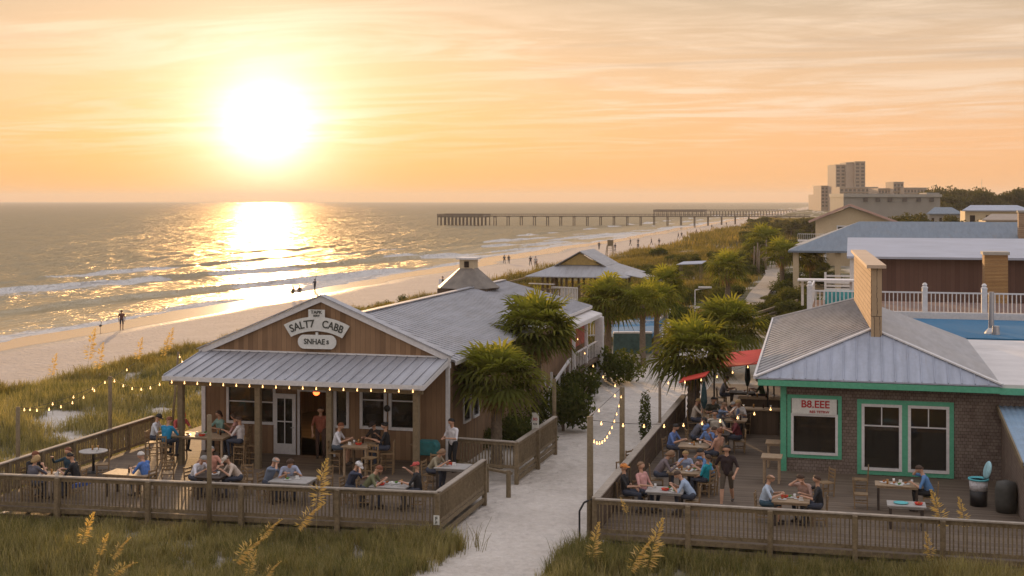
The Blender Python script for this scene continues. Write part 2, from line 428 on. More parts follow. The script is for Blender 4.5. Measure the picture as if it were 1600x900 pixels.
# sand: dry pale sand, golden-grey, wet and dark towards the water (its x position)
def sandmat():
    m_, n, b = newmat('sand'); v = n.new('ShaderNodeNewGeometry').outputs['Position']; X = n.xyz(v)
    n1_ = n.noise(v, .35, 5, .6); n2_ = n.noise(v, 4.2, 4, .7); n3_ = n.noise(v, 1.6, 3, .6, .3)
    fine = n.noise(v, 13, 4, .75)
    dry = n.ramp(n.m('ADD', n.m('MULTIPLY', n1_, .4), n.m('ADD', n.m('MULTIPLY', n2_, .35), n.m('MULTIPLY', fine, .25))), [(.36, (.49, .44, .39)), (.62, (.72, .665, .61))])
    edge = n.m('ADD', X[0], n.m('MULTIPLY', n.m('SUBTRACT', n.noise(v, .03, 3), .5), 14))
    dry = n.mix(n.m('MULTIPLY', n.mr(X[0], -40, -56, 0, 1, True), .6), dry, (.30, .235, .20, 1))
    wet = n.mr(edge, -73, -78, 0, 1, True)
    c = n.mix(wet, dry, (.20, .165, .14, 1))
    # inland: leaf litter and soil under the scrub
    veg = n.new('ShaderNodeAttribute', attribute_name='veg').outputs['Fac']
    litter = n.ramp(n.noise(v, .9, 6, .7), [(.35, (.05, .052, .02)), (.55, (.13, .115, .045)), (.72, (.30, .25, .17))])
    c = n.mix(veg, c, litter)
    n.l.new(c, b.inputs['Base Color'])
    n.l.new(n.mr(wet, 0, 1, .95, .16), b.inputs['Roughness'])
    # trodden footprints: soft dimples, gone where the sand is wet
    vo = n.new('ShaderNodeTexVoronoi', feature='SMOOTH_F1'); n.l.new(v, vo.inputs['Vector']); vo.inputs['Scale'].default_value = 2.4
    hgt = n.m('ADD', n.m('MULTIPLY', vo.outputs['Distance'], 1.0), n.m('ADD', n.m('MULTIPLY', n2_, .5), n.m('MULTIPLY', n3_, .8)))
    bn = n.new('ShaderNodeBump'); bn.inputs['Distance'].default_value = .28
    n.l.new(n.mr(wet, 0, 1, .75, .02), bn.inputs['Strength']); n.l.new(hgt, bn.inputs['Height']); n.l.new(bn.outputs[0], b.inputs['Normal'])
    return m_
M['sand'] = sandmat()
def seamat():
    m_, n, b = newmat('sea water'); v = n.new('ShaderNodeNewGeometry').outputs['Position']
    foam = n.new('ShaderNodeAttribute', attribute_name='foam').outputs['Fac']
    fn = n.noise(n.mapv(v, (1.0, .45, 1)), .9, 6, .75, .5)
    fm = n.mr(n.m('ADD', foam, n.m('MULTIPLY', n.m('SUBTRACT', fn, .5), 1.3)), .42, .62, 0, 1, True)
    sh = n.new('ShaderNodeAttribute', attribute_name='shoal').outputs['Fac']
    wc = n.mix(sh, (.165, .142, .09, 1), (.26, .21, .13, 1))
    c = n.mix(fm, wc, (.72, .70, .68, 1))
    w1 = n.noise(n.mapv(v, (1, .42, 1), (0, 0, R(-8))), .30, 4, .6, .3)
    w2 = n.noise(n.mapv(v, (1, .5, 1), (0, 0, R(12))), 1.1, 4, .65)
    w3 = n.noise(n.mapv(v, (1, .35, 1), (0, 0, R(-3))), .07, 4, .6)
    w4 = n.noise(n.mapv(v, (1, .30, 1), (0, 0, R(5))), .018, 4, .6)
    hgt = n.m('ADD', n.m('ADD', n.m('MULTIPLY', w1, 1.3), n.m('MULTIPLY', w4, 9)), n.m('ADD', n.m('MULTIPLY', w2, .33), n.m('MULTIPLY', w3, 4.0)))
    bn = n.new('ShaderNodeBump'); bn.inputs['Strength'].default_value = 1; bn.inputs['Distance'].default_value = 1.4; n.l.new(hgt, bn.inputs['Height'])
    b2 = n.new('ShaderNodeBump'); b2.inputs['Strength'].default_value = 1; b2.inputs['Distance'].default_value = .45; n.l.new(hgt, b2.inputs['Height'])
    m_.node_tree.nodes.remove(b)
    b3 = n.new('ShaderNodeBump'); b3.inputs['Strength'].default_value = 1; b3.inputs['Distance'].default_value = 3.0; n.l.new(hgt, b3.inputs['Height'])
    df = n.new('ShaderNodeBsdfDiffuse'); n.l.new(c, df.inputs[0]); n.l.new(b3.outputs[0], df.inputs['Normal'])
    g1 = n.new('ShaderNodeBsdfGlossy'); g1.inputs['Roughness'].default_value = .36; g1.inputs[0].default_value = (.84, .74, .55, 1); n.l.new(bn.outputs[0], g1.inputs['Normal'])  # warm tint puts the golden sun reflection into the gloss colour
    g2 = n.new('ShaderNodeBsdfGlossy'); g2.inputs['Roughness'].default_value = .10; g2.inputs[0].default_value = (.88, .84, .74, 1); n.l.new(b2.outputs[0], g2.inputs['Normal'])
    ma = n.new('ShaderNodeMixShader'); n.l.new(n.mr(sh, 0, 1, .06, .35), ma.inputs[0]); n.l.new(g1.outputs[0], ma.inputs[1]); n.l.new(g2.outputs[0], ma.inputs[2])
    mb_ = n.new('ShaderNodeMixShader'); n.l.new(n.m('MULTIPLY', n.mr(sh, 0, 1, .30, .46), n.m('SUBTRACT', 1, fm)), mb_.inputs[0]); n.l.new(df.outputs[0], mb_.inputs[1]); n.l.new(ma.outputs[0], mb_.inputs[2])
    n.l.new(mb_.outputs[0], n.n['Material Output'].inputs[0])
    return m_
M['sea'] = seamat()

# ------------------------------------------------------------------ terrain
def vnoise(x, y, s=0):
    """smooth value noise, numpy"""
    x = np.asarray(x, float); y = np.asarray(y, float)
    xi = np.floor(x); yi = np.floor(y); xf = x - xi; yf = y - yi
    def h(a, b):
        q = np.sin(a * 127.1 + b * 311.7 + s * 74.7) * 43758.5453; return q - np.floor(q)
    u = xf * xf * (3 - 2 * xf); v = yf * yf * (3 - 2 * yf)
    return (h(xi, yi) * (1 - u) + h(xi + 1, yi) * u) * (1 - v) + (h(xi, yi + 1) * (1 - u) + h(xi + 1, yi + 1) * u) * v
def sst(x, a, b):
    t_ = np.clip((np.asarray(x, float) - a) / (b - a), 0, 1); return t_ * t_ * (3 - 2 * t_)
def crest(y):   # x of the seaward dune edge
    y = np.asarray(y, float)
    return -46.2 + 6.7 * sst(y, 100, 215) - 8 * sst(y, 330, 900) + 2.2 * (vnoise(y / 14, 0 * y, 3) - .5)
def sealine(y): return -86 + 5 * (vnoise(np.asarray(y) / 40, 0 * np.asarray(y), 9) - .5)
def ground(x, y):
    x = np.asarray(x, float); y = np.asarray(y, float)
    c = crest(y)
    sl = sealine(y)
    beach = -4.62 + (x - sl) / (-52 - sl) * 1.25
    beach = np.where(x < sl, -4.62 + (x - sl) * .05, beach)
    f = sst(x, c - 6, c)
    dune = -1.15 + .95 * (vnoise(x / 5.5, y / 7, 1) - .35) * sst(x, c - 3, c + 4) * (1 - sst(x, -31, -28)) + .25 * (vnoise(x / 1.7, y / 1.7, 2) - .5) * (1 - sst(x, -31, -28))
    far = .0 + 2.2 * (vnoise(x / 22, y / 30, 5) - .4) + .7 * (vnoise(x / 6, y / 8, 6) - .5)
    wfar = sst(y, 95, 170) * (1 - sst(x, -16, -10))
    dune = dune * (1 - wfar) + (far - .8) * wfar
    flat = -.5 + .05 * (vnoise(x / 1.3, y / 1.3, 4) - .5)
    z = dune * (1 - sst(x, -29, -26.5) * (1 - wfar)) + flat * sst(x, -29, -26.5) * (1 - wfar)
    fg = sst(-y, -36.5, -33) * .0
    z = beach * (1 - f) + z * f
    # foreground: small hummocks in the grass on both sides of the path
    k = (1 - sst(y, 35.2, 37)) * np.clip(sst(-x, 11.4, 13) + sst(x, -8.2, -7), 0, 1) * sst(x, -46, -40)
    z = z + k * (.35 * vnoise(x / 2.5, y / 2.5, 8) - .12)
    return z
def G(x, y): return float(ground(x, y))
def vegmask(x, y):
    c = crest(y)
    d_ = sst(x, c - 5, c - 1) * (1 - sst(x, -29, -27)) * sst(vnoise(x / 2.6, y / 2.6, 12) * .6 + vnoise(x / .9, y / .9, 13) * .4, .36, .62)
    fgm = (1 - sst(y, 35.6, 37.3)) * np.clip(sst(-x, 11.3, 12.8) + sst(x, -8.4, -7.2), 0, 1) * (.5 + .5 * sst(vnoise(x / 1.3, y / 1.3, 14), .2, .55))
    inl = sst(y, 56, 100) * np.clip(sst(x, c - 4, c + 2), 0, 1) * (1 - sst(y, 52, 70) * (1 - sst(np.abs(x + 10.5), 1.2, 2.6)) * (1 - sst(y, 88, 96)))
    inl = inl * np.clip(.35 + sst(vnoise(x / 4, y / 4, 15), .25, .5), 0, 1)
    return np.clip(np.maximum(np.maximum(d_ * .85, fgm), inl), 0, 1)
def grow(a, b, s0, k):
    o = [a]; s = s0
    while abs(o[-1] - a) < abs(b - a): o.append(o[-1] + math.copysign(s, b - a)); s *= k
    return o
xs = grow(-30, -110, .8, 1.006)[::-1][:-1] + grow(-30, -6, .35, 1.0)[:-1] + grow(-6, 6000, .6, 1.05)
xs = [-7500, -3000, -800, -300, -150] + xs
ys = grow(24, 60, .35, 1.0)[:-1] + grow(60, 9000, .6, 1.014)
ys = [-60, 0, 15, 20] + ys
X_, Y_ = np.meshgrid(np.array(xs), np.array(ys))
Z_ = ground(X_, Y_)
Z_ = np.where(X_ < -110, np.minimum(Z_, -6), Z_)
nx, ny = len(xs), len(ys)
I = np.arange(nx * ny).reshape(ny, nx)
Qd = np.stack([I[:-1, :-1], I[:-1, 1:], I[1:, 1:], I[1:, :-1]], -1).reshape(-1, 4)
me = fastmesh('ground', np.stack([X_, Y_, Z_], -1).reshape(-1, 3), Qd, M['sand'], attr={'veg': vegmask(X_, Y_).ravel()})
me.polygons.foreach_set('use_smooth', np.ones(len(me.polygons), bool))
tag(mobj('sand_ground', me), 'pale trodden sand of the path, dunes and wide beach', 'sand', kind='structure')

# ------------------------------------------------------------------ sea
xs = grow(-76, -175, .38, 1.003)[:-1] + grow(-176, -8000, .8, 1.014)
ys = grow(70, 420, 1.6, 1.004)[:-1] + grow(420, 9000, 4, 1.022)
ys = [-4000, -500, 0, 40] + ys
X_, Y_ = np.meshgrid(np.array(xs), np.array(ys))
off = sealine(Y_) - X_       # metres out from the shore
Z_ = np.full_like(X_, -4.62); foam = np.zeros_like(X_)
# breakers: (x at y0, y0, slope, y start, y end, height)
br = [(-127, 176, .17, 60, 420, .62), (-104, 144, .125, 60, 330, .58), (-141, 250, .10, 190, 600, .45), (-112, 330, .05, 270, 700, .5),
      (-99, 420, .02, 300, 900, .5), (-160, 330, .06, 250, 900, .35), (-128, 600, .01, 480, 1500, .6), (-108, 800, .0, 650, 2500, .6), (-150, 120, .08, 50, 260, .30),
      (-182, 210, .05, 120, 420, .28), (-205, 300, .02, 200, 600, .25)]
for i, (xc, y0, sl, a, b_, h_) in enumerate(br):
    cx = xc + sl * (Y_ - y0) + 2.4 * (vnoise(Y_ / 28, 0 * Y_, 20 + i) - .5) + .8 * (vnoise(Y_ / 6, 0 * Y_, 30 + i) - .5)
    env = sst(Y_, a, a + 40) * (1 - sst(Y_, b_ - 90, b_)) * (.35 + .9 * vnoise(Y_ / 34, 0 * Y_ + i, 40))
    u = X_ - cx
    Z_ += h_ * env * np.where(u > 0, np.exp(-(u / .9) ** 2), np.exp(-(u / 3.0) ** 2))
    brk = sst(vnoise(Y_ / 20, 0 * Y_ + i, 50), .25, .6) * env
    foam += brk * 1.0 * np.exp(-((u - 1.6) / 1.7) ** 2) * (1 if h_ > .4 else .35)
    foam += brk * .42 * sst(u, .5, 2) * (1 - sst(u, 7, 14)) * (1 if h_ > .4 else 0)
foam += .62 * (1 - sst(off, 1.0, 7)) * (.4 + .8 * vnoise(X_ / 3, Y_ / 9, 60)) + .25 * (1 - sst(off, 8, 26)) * vnoise(X_ / 2.5, Y_ / 8, 61)
foam += .9 * np.exp(-((off - .7) / .5) ** 2)
near = 1 - sst(off, 60, 160)
Z_ += near * .10 * (vnoise(X_ / 2.2, Y_ / 5, 62) - .5) + (1 - sst(off, 500, 900)) * sst(off, 12, 40) * (.42 * (vnoise(X_ / 5 + .15 * Y_, Y_ / 13, 63) - .5) + .30 * (vnoise(X_ / 2.6, Y_ / 6 + .1 * X_, 65) - .5) * (1 - sst(off, 200, 400)) + .55 * (vnoise(X_ / 11, Y_ / 30, 66) - .5))
Z_ += .035 * (vnoise(X_ / 3, Y_ / 11, 64) - .5)
nx, ny = len(xs), len(ys)
I = np.arange(nx * ny).reshape(ny, nx)
Qd = np.stack([I[:-1, 1:], I[:-1, :-1], I[1:, :-1], I[1:, 1:]], -1).reshape(-1, 4)
me = fastmesh('sea', np.stack([X_, Y_, Z_], -1).reshape(-1, 3), Qd, M['sea'], attr={'foam': foam.ravel(), 'shoal': (1 - sst(off, 2, 45)).ravel()})
me.polygons.foreach_set('use_smooth', np.ones(len(me.polygons), bool))
tag(mobj('sea_water', me), 'calm green gold sea with low breakers rolling to the beach', 'water', kind='structure')

# ------------------------------------------------------------------ restaurant on the left (facade y=46.4)
def wall_holes(mb, a0, a1, z0, z1, holes, y, th, axis='x'):
    """wall slab with rectangular openings"""
    us = sorted({a0, a1, *[h[0] for h in holes], *[h[1] for h in holes]}); zs = sorted({z0, z1, *[h[2] for h in holes], *[h[3] for h in holes]})
    for i in range(len(us) - 1):
        for j in range(len(zs) - 1):
            u = (us[i] + us[i + 1]) / 2; z = (zs[j] + zs[j + 1]) / 2
            if any(h[0] < u < h[1] and h[2] < z < h[3] for h in holes): continue
            if axis == 'x': mb.box(us[i], us[i + 1], y, y + th, zs[j], zs[j + 1])
            else: mb.box(y, y + th, us[i], us[i + 1], zs[j], zs[j + 1])
def window(parent, u0, u1, z0, z1, y, fr=.09, bars=(), m_='white', axis='x', out=-1, name='window'):
    """frame proud of the wall, glass set back; out=-1 faces -axis normal"""
    def bx(mb, a, b, c, d_, t0, t1):
        lo, hi = sorted((y + out * t0, y + out * t1))
        (mb.box(a, b, lo, hi, c, d_) if axis == 'x' else mb.box(lo, hi, a, b, c, d_))
    f = MB()
    bx(f, u0 - fr, u0, z0 - fr, z1 + fr, -.06, .05); bx(f, u1, u1 + fr, z0 - fr, z1 + fr, -.06, .05)
    bx(f, u0, u1, z1, z1 + fr, -.06, .047); bx(f, u0 - .0, u1 + .0, z0 - fr, z0, -.06, .07)
    for (kind, v0) in bars:
        if kind == 'h': bx(f, u0, u1, v0 - .02, v0 + .02, -.05, .02)
        else: bx(f, v0[0] - .018, v0[0] + .018, v0[1], v0[2], -.047, .017)
    fo = f.build(name, M[m_], parent)
    g = MB(); bx(g, u0, u1, z0, z1, -.055, -.035)
    g.build('pane', M['glass'], fo)
    return fo

YF = 46.4
rb = root('beach_restaurant', 'cedar board beach restaurant with white trimmed gable over a metal porch roof', 'restaurant', (-19.5, YF, -.5))
XL, XR, YB = -24.35, -14.5, 73.0
holes = [(-23.3, -22.2, 1.2, 2.62), (-21.95, -21.45, 1.2, 2.62), (-20.35, -19.0, 0, 2.42), (-18.85, -18.45, 1.2, 2.55), (-17.8, -16.95, 1.22, 2.62), (-16.65, -15.75, 1.22, 2.62)]
wl = MB(); wall_holes(wl, XL, XR, -.5, 3.8, holes, YF, .16)
wl.prism([(XL, YF, 3.8), (XR, YF, 3.8), (XR, YF, 3.85), (-19.45, YF, 5.96), (XL, YF, 3.85)], (0, .16, 0))
front_wall = wl.build('front_wall', M['board'], rb)
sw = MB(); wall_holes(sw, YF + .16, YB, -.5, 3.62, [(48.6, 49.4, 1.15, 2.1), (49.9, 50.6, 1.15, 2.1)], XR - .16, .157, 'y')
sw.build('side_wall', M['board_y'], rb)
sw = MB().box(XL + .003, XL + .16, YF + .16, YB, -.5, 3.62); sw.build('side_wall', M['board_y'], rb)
MB().prism([(XL + .16, YB - .15, -.5), (XR - .16, YB - .15, -.5), (XR - .16, YB - .15, 3.6), (-19.45, YB - .15, 4.9), (XL + .16, YB - .15, 3.6)], (0, .15, 0)).build('back_wall', M['board_dark'], rb)
window(rb, *holes[0], YF, .1, [('h', 1.95)]); window(rb, *holes[1], YF, .1, [('h', 1.95)])
window(rb, *holes[3], YF, .1, []); window(rb, *holes[4], YF, .11, [('h', 2.2)]); window(rb, *holes[5], YF, .11, [('h', 2.2)])
window(rb, 48.6, 49.4, 1.15, 2.1, XR, .08, [], 'white', 'y', 1); window(rb, 49.9, 50.6, 1.15, 2.1, XR, .08, [], 'white', 'y', 1)
# interior shell, seen through door and windows
MB().box(XL + .17, XR - .17, YF + .17, 56, -.02, .0).build('indoor_floor', M['deck'], rb)
MB().box(XL + .17, XR - .17, 56, 56.1, 0, 3.5).build('indoor_wall', M['interior'], rb)
MB().box(XL + .17, XR - .17, YF + .17, 56, 3.5, 3.56).build('ceiling', M['interior'], rb)
dc = MB().box(-20.45, -20.35, YF - .03, YF + .1, 0, 2.5).box(-19.0, -18.9, YF - .03, YF + .1, 0, 2.5).box(-20.45, -18.9, YF - .033, YF + .1, 2.42, 2.52)
dc.build('door_frame', M['white'], rb)
# glazed door swung out flat against the wall
dd_ = MB(); dx0, dx1, yd = -21.38, -20.48, YF - .12
dd_.box(dx0, dx0 + .14, yd, yd + .05, .02, 2.32).box(dx1 - .14, dx1, yd, yd + .05, .02, 2.32).box(dx0 + .14, dx1 - .14, yd, yd + .05, 2.14, 2.32).box(dx0 + .14, dx1 - .14, yd, yd + .05, .02, .42)
dd_.box((dx0 + dx1) / 2 - .02, (dx0 + dx1) / 2 + .02, yd + .01, yd + .04, .42, 2.14).box(dx0 + .14, dx1 - .14, yd + .007, yd + .043, 1.24, 1.28)
dr = dd_.build('door', M['white'], rb)
MB().box(dx0 + .14, dx1 - .14, yd + .02, yd + .03, .42, 2.14).build('pane', M['glass'], dr)
MB().tube((dx1 - .07, yd - .05, 1.05), (dx1 - .07, yd, 1.05), .02).tube((dx1 - .07, yd - .05, 1.05), (dx1 - .17, yd - .05, 1.05), .014).build('handle', M['steel'], dr)
# corner boards, gable rake boards
cb = MB().box(XR - .02, XR + .1, YF - .06, YF + .12, -.5, 3.7).box(XL - .1, XL + .06, YF - .06, YF + .12, -.5, 3.7)
cb = MB().box(XR - .02, XR + .1, YF - .06, YF + .12, -.5, 3.7); cb.build('corner_board', M['white'], rb); MB().box(XL - .1, XL + .06, YF - .06, YF + .12, -.5, 3.7).build('corner_board', M['white'], rb)
rk = MB()
for sx, xe in ((-1, XL - .18), (1, XR + .18)):
    rk.prism([(-19.45, YF - .13, 6.07), (xe, YF - .13, 3.92), (xe, YF - .13, 3.70), (-19.45, YF - .13, 5.85)], (0, .12, 0))
rk.box(XL - .18, XL - .06, YF - .128, YF - .012, 3.5, 3.75).box(XR + .06, XR + .18, YF - .128, YF - .012, 3.5, 3.75)
rk.build('rake_board', M['white'], rb)
cp_ = MB()
for xe in (XL - .24, XR + .24): cp_.prism([(-19.45, YF - .2, 6.08), (xe, YF - .2, 3.93), (xe, YF - .2, 3.97), (-19.45, YF - .2, 6.12)], (0, .5, 0))
cp_.build('gable_cap', M['metal_roof'], rb)
# porch roof with standing seams
def slope_roof(mb, A, B, C, D, th=.05):
    """A,B eave ends, C,D top ends (B-C and A-D run up the slope)"""
    mb.prism([A, B, C, D], (0, 0, -th))
def seams(mb, A, B, C, D, n, h=.045, w_=.035, skip_ends=False):
    A, B, C, D = map(Vector, (A, B, C, D))
    for i in range(n + 1):
        t_ = i / n; p = A.lerp(B, t_); q = D.lerp(C, t_)
        if (p - q).length < .05: continue
        mb.bar(p + Vector((0, 0, h / 2 + .002)), q + Vector((0, 0, h / 2 + .002)), w_, h)
A, B, C, D = (-24.42, 43.38, 3.27), (-14.42, 43.38, 3.27), (-14.42, YF, 3.86), (-24.42, YF, 3.86)
pr = MB(); slope_roof(pr, A, B, C, D); po = pr.build('porch_roof', M['metal_roof'], rb)
sm = MB(); seams(sm, A, B, C, D, 25); sm.build('roof_seams', M['metal_roof'], po)
fa = MB().box(-24.46, -14.38, 43.33, 43.378, 3.09, 3.26)
fa.prism([(-14.418, 43.38, 3.09), (-14.418, YF - .14, 3.60), (-14.418, YF - .14, 3.8), (-14.418, 43.38, 3.26)], (.04, 0, 0))
fa.prism([(-24.46, 43.38, 3.09), (-24.46, YF - .14, 3.60), (-24.46, YF - .14, 3.8), (-24.46, 43.38, 3.26)], (.04, 0, 0))
fa.box(-24.46, -14.38, YF - .05, YF - .003, 3.87, 3.93)
fa.build('porch_fascia', M['white'], rb)
for xp in (-23.85, -20.77, -18.0, -14.75):
    MB().box(xp - .1, xp + .1, 43.55, 43.75, 0, 3.12).build('porch_post', M['post'], rb)
MB().box(-24.3, -14.5, 43.56, 43.7, 2.92, 3.09).build('porch_beam', M['post'], rb)
# long back roof
rz_, ez = 5.08, 3.72
E1 = [(XR + .22, YF + .35, ez), (XR + .22, YB + .3, ez), (-19.45, YB + .3, rz_), (-19.45, YF + .35, rz_)]
E2 = [(XL - .22, YF + .35, ez), (XL - .22, YB + .3, ez), (-19.45, YB + .3, rz_), (-19.45, YF + .35, rz_)]
r1 = MB(); slope_roof(r1, *E1, .06); slope_roof(r1, *E2, .06); ro = r1.build('main_roof', M['metal_roof'], rb)
s1 = MB(); seams(s1, *E1, 64, .022, .03); seams(s1, *E2, 64, .022, .03); s1.bar((-19.45, YF + .35, rz_ + .03), (-19.45, YB + .3, rz_ + .03), .3, .05); s1.build('roof_seams', M['metal_roof'], ro)
f2 = MB().box(XR + .222, XR + .26, YF + .35, YB + .3, ez - .16, ez - .01)
for q in (XR + .22, XL - .22): f2.prism([(-19.45, YB + .303, rz_), (q, YB + .303, ez), (q, YB + .303, ez - .16), (-19.45, YB + .303, rz_ - .16)], (0, .05, 0))
f2.build('eave_board', M['white'], rb)
# cupola near the ridge
cx, cy, cz = -20.0, 68.0, 4.85
cu = MB()
b0 = [(cx - 1.35, cy - 1.35), (cx + 1.35, cy - 1.35), (cx + 1.35, cy + 1.35), (cx - 1.35, cy + 1.35)]
cu.prism([(x, y, cz - .6) for x, y in b0], (0, 0, .75)); cupo = cu.build('cupola', M['board_dark'], rb)
def frustum(mb, c, r0, z0, r1_, z1, n=8):
    mb.lathe((c[0], c[1], 0), [(r0, z0), (r1_, z1)], n)
ck = MB(); frustum(ck, (cx, cy), 1.75, 5.02, .52, 6.05, 8); kk = ck.build('cupola_roof', plain('bronze roof', (.20, .175, .15), .6, .25, 2, .1), cupo)
c2 = MB(); c2.box(cx - .4, cx + .4, cy - .4, cy + .4, 5.95, 6.52); c2.build('lantern', M['cream'], cupo)
MB().box(cx - .13, cx + .13, cy - .43, cy - .403, 6.1, 6.42).build('vent', M['dark'], cupo)
MB().box(cx - .55, cx + .55, cy - .55, cy + .55, 6.523, 6.62).build('lantern_roof', M['white'], cupo)
# round lamp globe inside doorway + hanging lamps
MB().ball((-20.1, YF + 1.0, 2.25), .13, 12).build('red_lantern', M['bulb_red'], rb, True)
for lx, ly in ((-22.7, 49), (-21.2, 51.5), (-17.2, 50.5)):
    MB().ball((lx, ly, 2.5), .12, 10).tube((lx, ly, 2.6), (lx, ly, 3.5), .012, n=6).build('indoor_lamp_or_fill', M['lamp_fill_glow'], rb, True)
    L = bpy.data.lights.new('lamp_or_fill_light', 'POINT'); L.energy = 20; L.color = (1, .55, .2); L.shadow_soft_size = .15
    lo = bpy.data.objects.new('lamp_or_fill_light', L); col.objects.link(lo); lo.location = (lx, ly, 2.3)

# back porch with white roof, posts and stair rail
bp = root('side_porch', 'white roofed side porch with white posts behind the palms', 'porch', (-14.0, 69, -.5))
r = MB(); r.prism([(-16.6, 66, 4.05), (-13.7, 66, 3.32), (-13.7, 73.2, 3.32), (-16.6, 73.2, 4.05)], (0, 0, -.06)); r.build('roof', M['white_roof'], bp)
MB().box(-13.74, -13.66, 66, 73.2, 3.1, 3.3).box(-14.4, -13.74, 65.95, 66.0, 3.1, 3.3).build('eave_board', M['white'], bp)
for y in (66.3, 69.6): MB().box(-13.95, -13.8, y, y + .15, -.5, 3.15).build('porch_post', M['white'], bp)
MB().box(-13.95, -13.5, 72.5, 72.9, -.5, 3.15).build('porch_column', M['white'], bp)
MB().box(-14.5, -13.7, 66, 73, .75, .9).build('porch_floor', M['deck'], bp)
bl = MB()
for y in np.arange(66.6, 72.4, .42): bl.box(-13.86, -13.82, y, y + .04, .98, 1.75)
bl.box(-13.88, -13.8, 66.45, 72.5, 1.75, 1.82); bl.build('balustrade', M['white'], bp)
MB().box(-14.3, -14.2, 67.2, 71.6, 1.9, 3.05).build('wall_blind', plain('brick red blind', (.4, .1, .07), .8, .4, 6), bp)
st = root('white_stair', 'white painted stair rail leading up beside the dark shrubs', 'stairs', (-14.3, 64.5, -.5))
rail_ = MB().bar((-14.2, 62.0, .5), (-13.9, 65.6, 1.6), .1, .12)
for i in range(5):
    y = 62 + i * .9; rail_.box(-14.25 + i * .07, -14.17 + i * .07, y, y + .08, -.5, .5 + i * .28)
rail_.build('hand_rail', M['white'], st)
tr_ = MB()
for i in range(6): tr_.box(-15.3, -14.3, 62 + i * .6, 62.6 + i * .6, -.5, -.3 + i * .2)
tr_.build('steps', M['concrete'], st)
ps = root('white_post', 'row of slim white uprights between the two palms', 'posts', (-15.0, 60.5, -.5))
for i in range(3): MB().box(-13.9 - i * .0 + 0, -13.8, 58.2 + i * 1.4, 58.3 + i * 1.4, -.5, 1.5).build('upright', M['white'], ps)

# lettering -----------------------------------------------------------------
def text_mesh(s, size, extr=.008):
    cu_ = bpy.data.curves.new('t', 'FONT'); cu_.body = s; cu_.size = size; cu_.align_x = 'CENTER'; cu_.align_y = 'CENTER'; cu_.extrude = extr
    cu_.offset = size * .018; cu_.resolution_u = 3
    o = bpy.data.objects.new('t', cu_); me_ = bpy.data.meshes.new_from_object(o)
    vs = [tuple(v.co) for v in me_.vertices]; fs = [tuple(p.vertices) for p in me_.polygons]
    bpy.data.objects.remove(o); bpy.data.curves.remove(cu_); bpy.data.meshes.remove(me_)
    return vs, fs
def letter(parent, s, size, fx, m_, name='lettering', sx=1):
    vs, fs = text_mesh(s, size); mb = MB(); mb.add([fx(v[0] * sx, v[1], v[2]) for v in vs], fs)
    return mb.build(name, m_, parent)
YS = YF - .19
def on(cx_, cz_, y=YS): return lambda a, b, c: (cx_ + a, y - c, cz_ + b)
sg = root('restaurant_sign', 'white arched and oval name boards on the cedar gable', 'sign', (-19.62, YS, 4.1))
SCX, SCZ = -19.6, 5.02
def arcpt(a, b):   # bend around a centre below
    Rr = 2.6; t_ = a / Rr; return (SCX + (Rr + b) * math.sin(t_), SCZ - Rr + (Rr + b) * math.cos(t_))
ab = MB(); n = 24
top = [arcpt(-1.26 + 2.52 * i / n, .27) for i in range(n + 1)]; bot = [arcpt(-1.20 + 2.4 * i / n, -.27) for i in range(n + 1)]
pl = top + bot[::-1]
for i in range(n):
    ab.prism([(top[i][0], YS + .05, top[i][1]), (top[i + 1][0], YS + .05, top[i + 1][1]), (bot[i + 1][0], YS + .05, bot[i + 1][1]), (bot[i][0], YS + .05, bot[i][1])], (0, -.04, 0))
ab.build('arched_board', M['sign'], sg)
MB().box(SCX - .33, SCX + .33, YS + .015, YS + .055, SCZ + .24, SCZ + .54).build('top_board', M['sign'], sg)
ov = MB(); oz = SCZ - .68; op = []
for i in range(24):
    t_ = 2 * math.pi * i / 24; op.append((SCX + .02 + .52 * (1 if math.cos(t_) > 0 else -1) + .26 * math.cos(t_), YS + .05, oz + .27 * math.sin(t_)))
ov.prism(op, (0, -.04, 0)); ov.box(SCX - .04, SCX + .06, YS + .02, YS + .05, oz + .24, oz + .36); ov.build('oval_board', M['sign'], sg)
letter(sg, 'SALT7', .40, lambda a, b, c: (arcpt(a - .60, b)[0], YS - c, arcpt(a - .60, b)[1]), M['ink'], sx=.94)
letter(sg, 'CABB', .40, lambda a, b, c: (arcpt(a + .67, b)[0], YS - c, arcpt(a + .67, b)[1]), M['ink'], sx=.88)
letter(sg, 'TAPK', .17, on(SCX, SCZ + .44), M['ink'], sx=1.1)
letter(sg, 'SERF', .10, on(SCX, SCZ + .31), M['ink'], sx=1.3)
letter(sg, 'SNHAE', .29, on(SCX - .08, oz), M['ink'], sx=.95)
letter(sg, 's', .30, on(SCX + .46, oz + .02), M['ink'])

# ------------------------------------------------------------------ building on the right
YW = 48.0
sb = root('shingle_building', 'brown shingled cafe with green trim and pale metal hip roof', 'building', (1, YW, -.5))
rh = [(-2.0, -.55, .72, 2.0), (.45, 1.62, .28, 2.42), (2.02, 3.2, .28, 2.42)]
wl = MB(); wall_holes(wl, -2.35, 12, -.5, 3.2, rh, YW, .16); wl.build('front_wall', M['shingle'], sb)
MB().box(-2.35, -2.19, YW + .16, 70, -.5, 3.2).build('side_wall', M['shingle_y'], sb)
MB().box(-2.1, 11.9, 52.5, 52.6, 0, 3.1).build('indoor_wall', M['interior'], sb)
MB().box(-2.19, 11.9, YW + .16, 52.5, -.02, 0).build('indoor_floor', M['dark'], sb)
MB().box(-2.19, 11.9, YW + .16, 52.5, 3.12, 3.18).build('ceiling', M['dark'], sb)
MB().box(-2.46, -2.25, YW - .05, YW - .003, -.05, 3.15).build('corner_board', M['green'], sb)
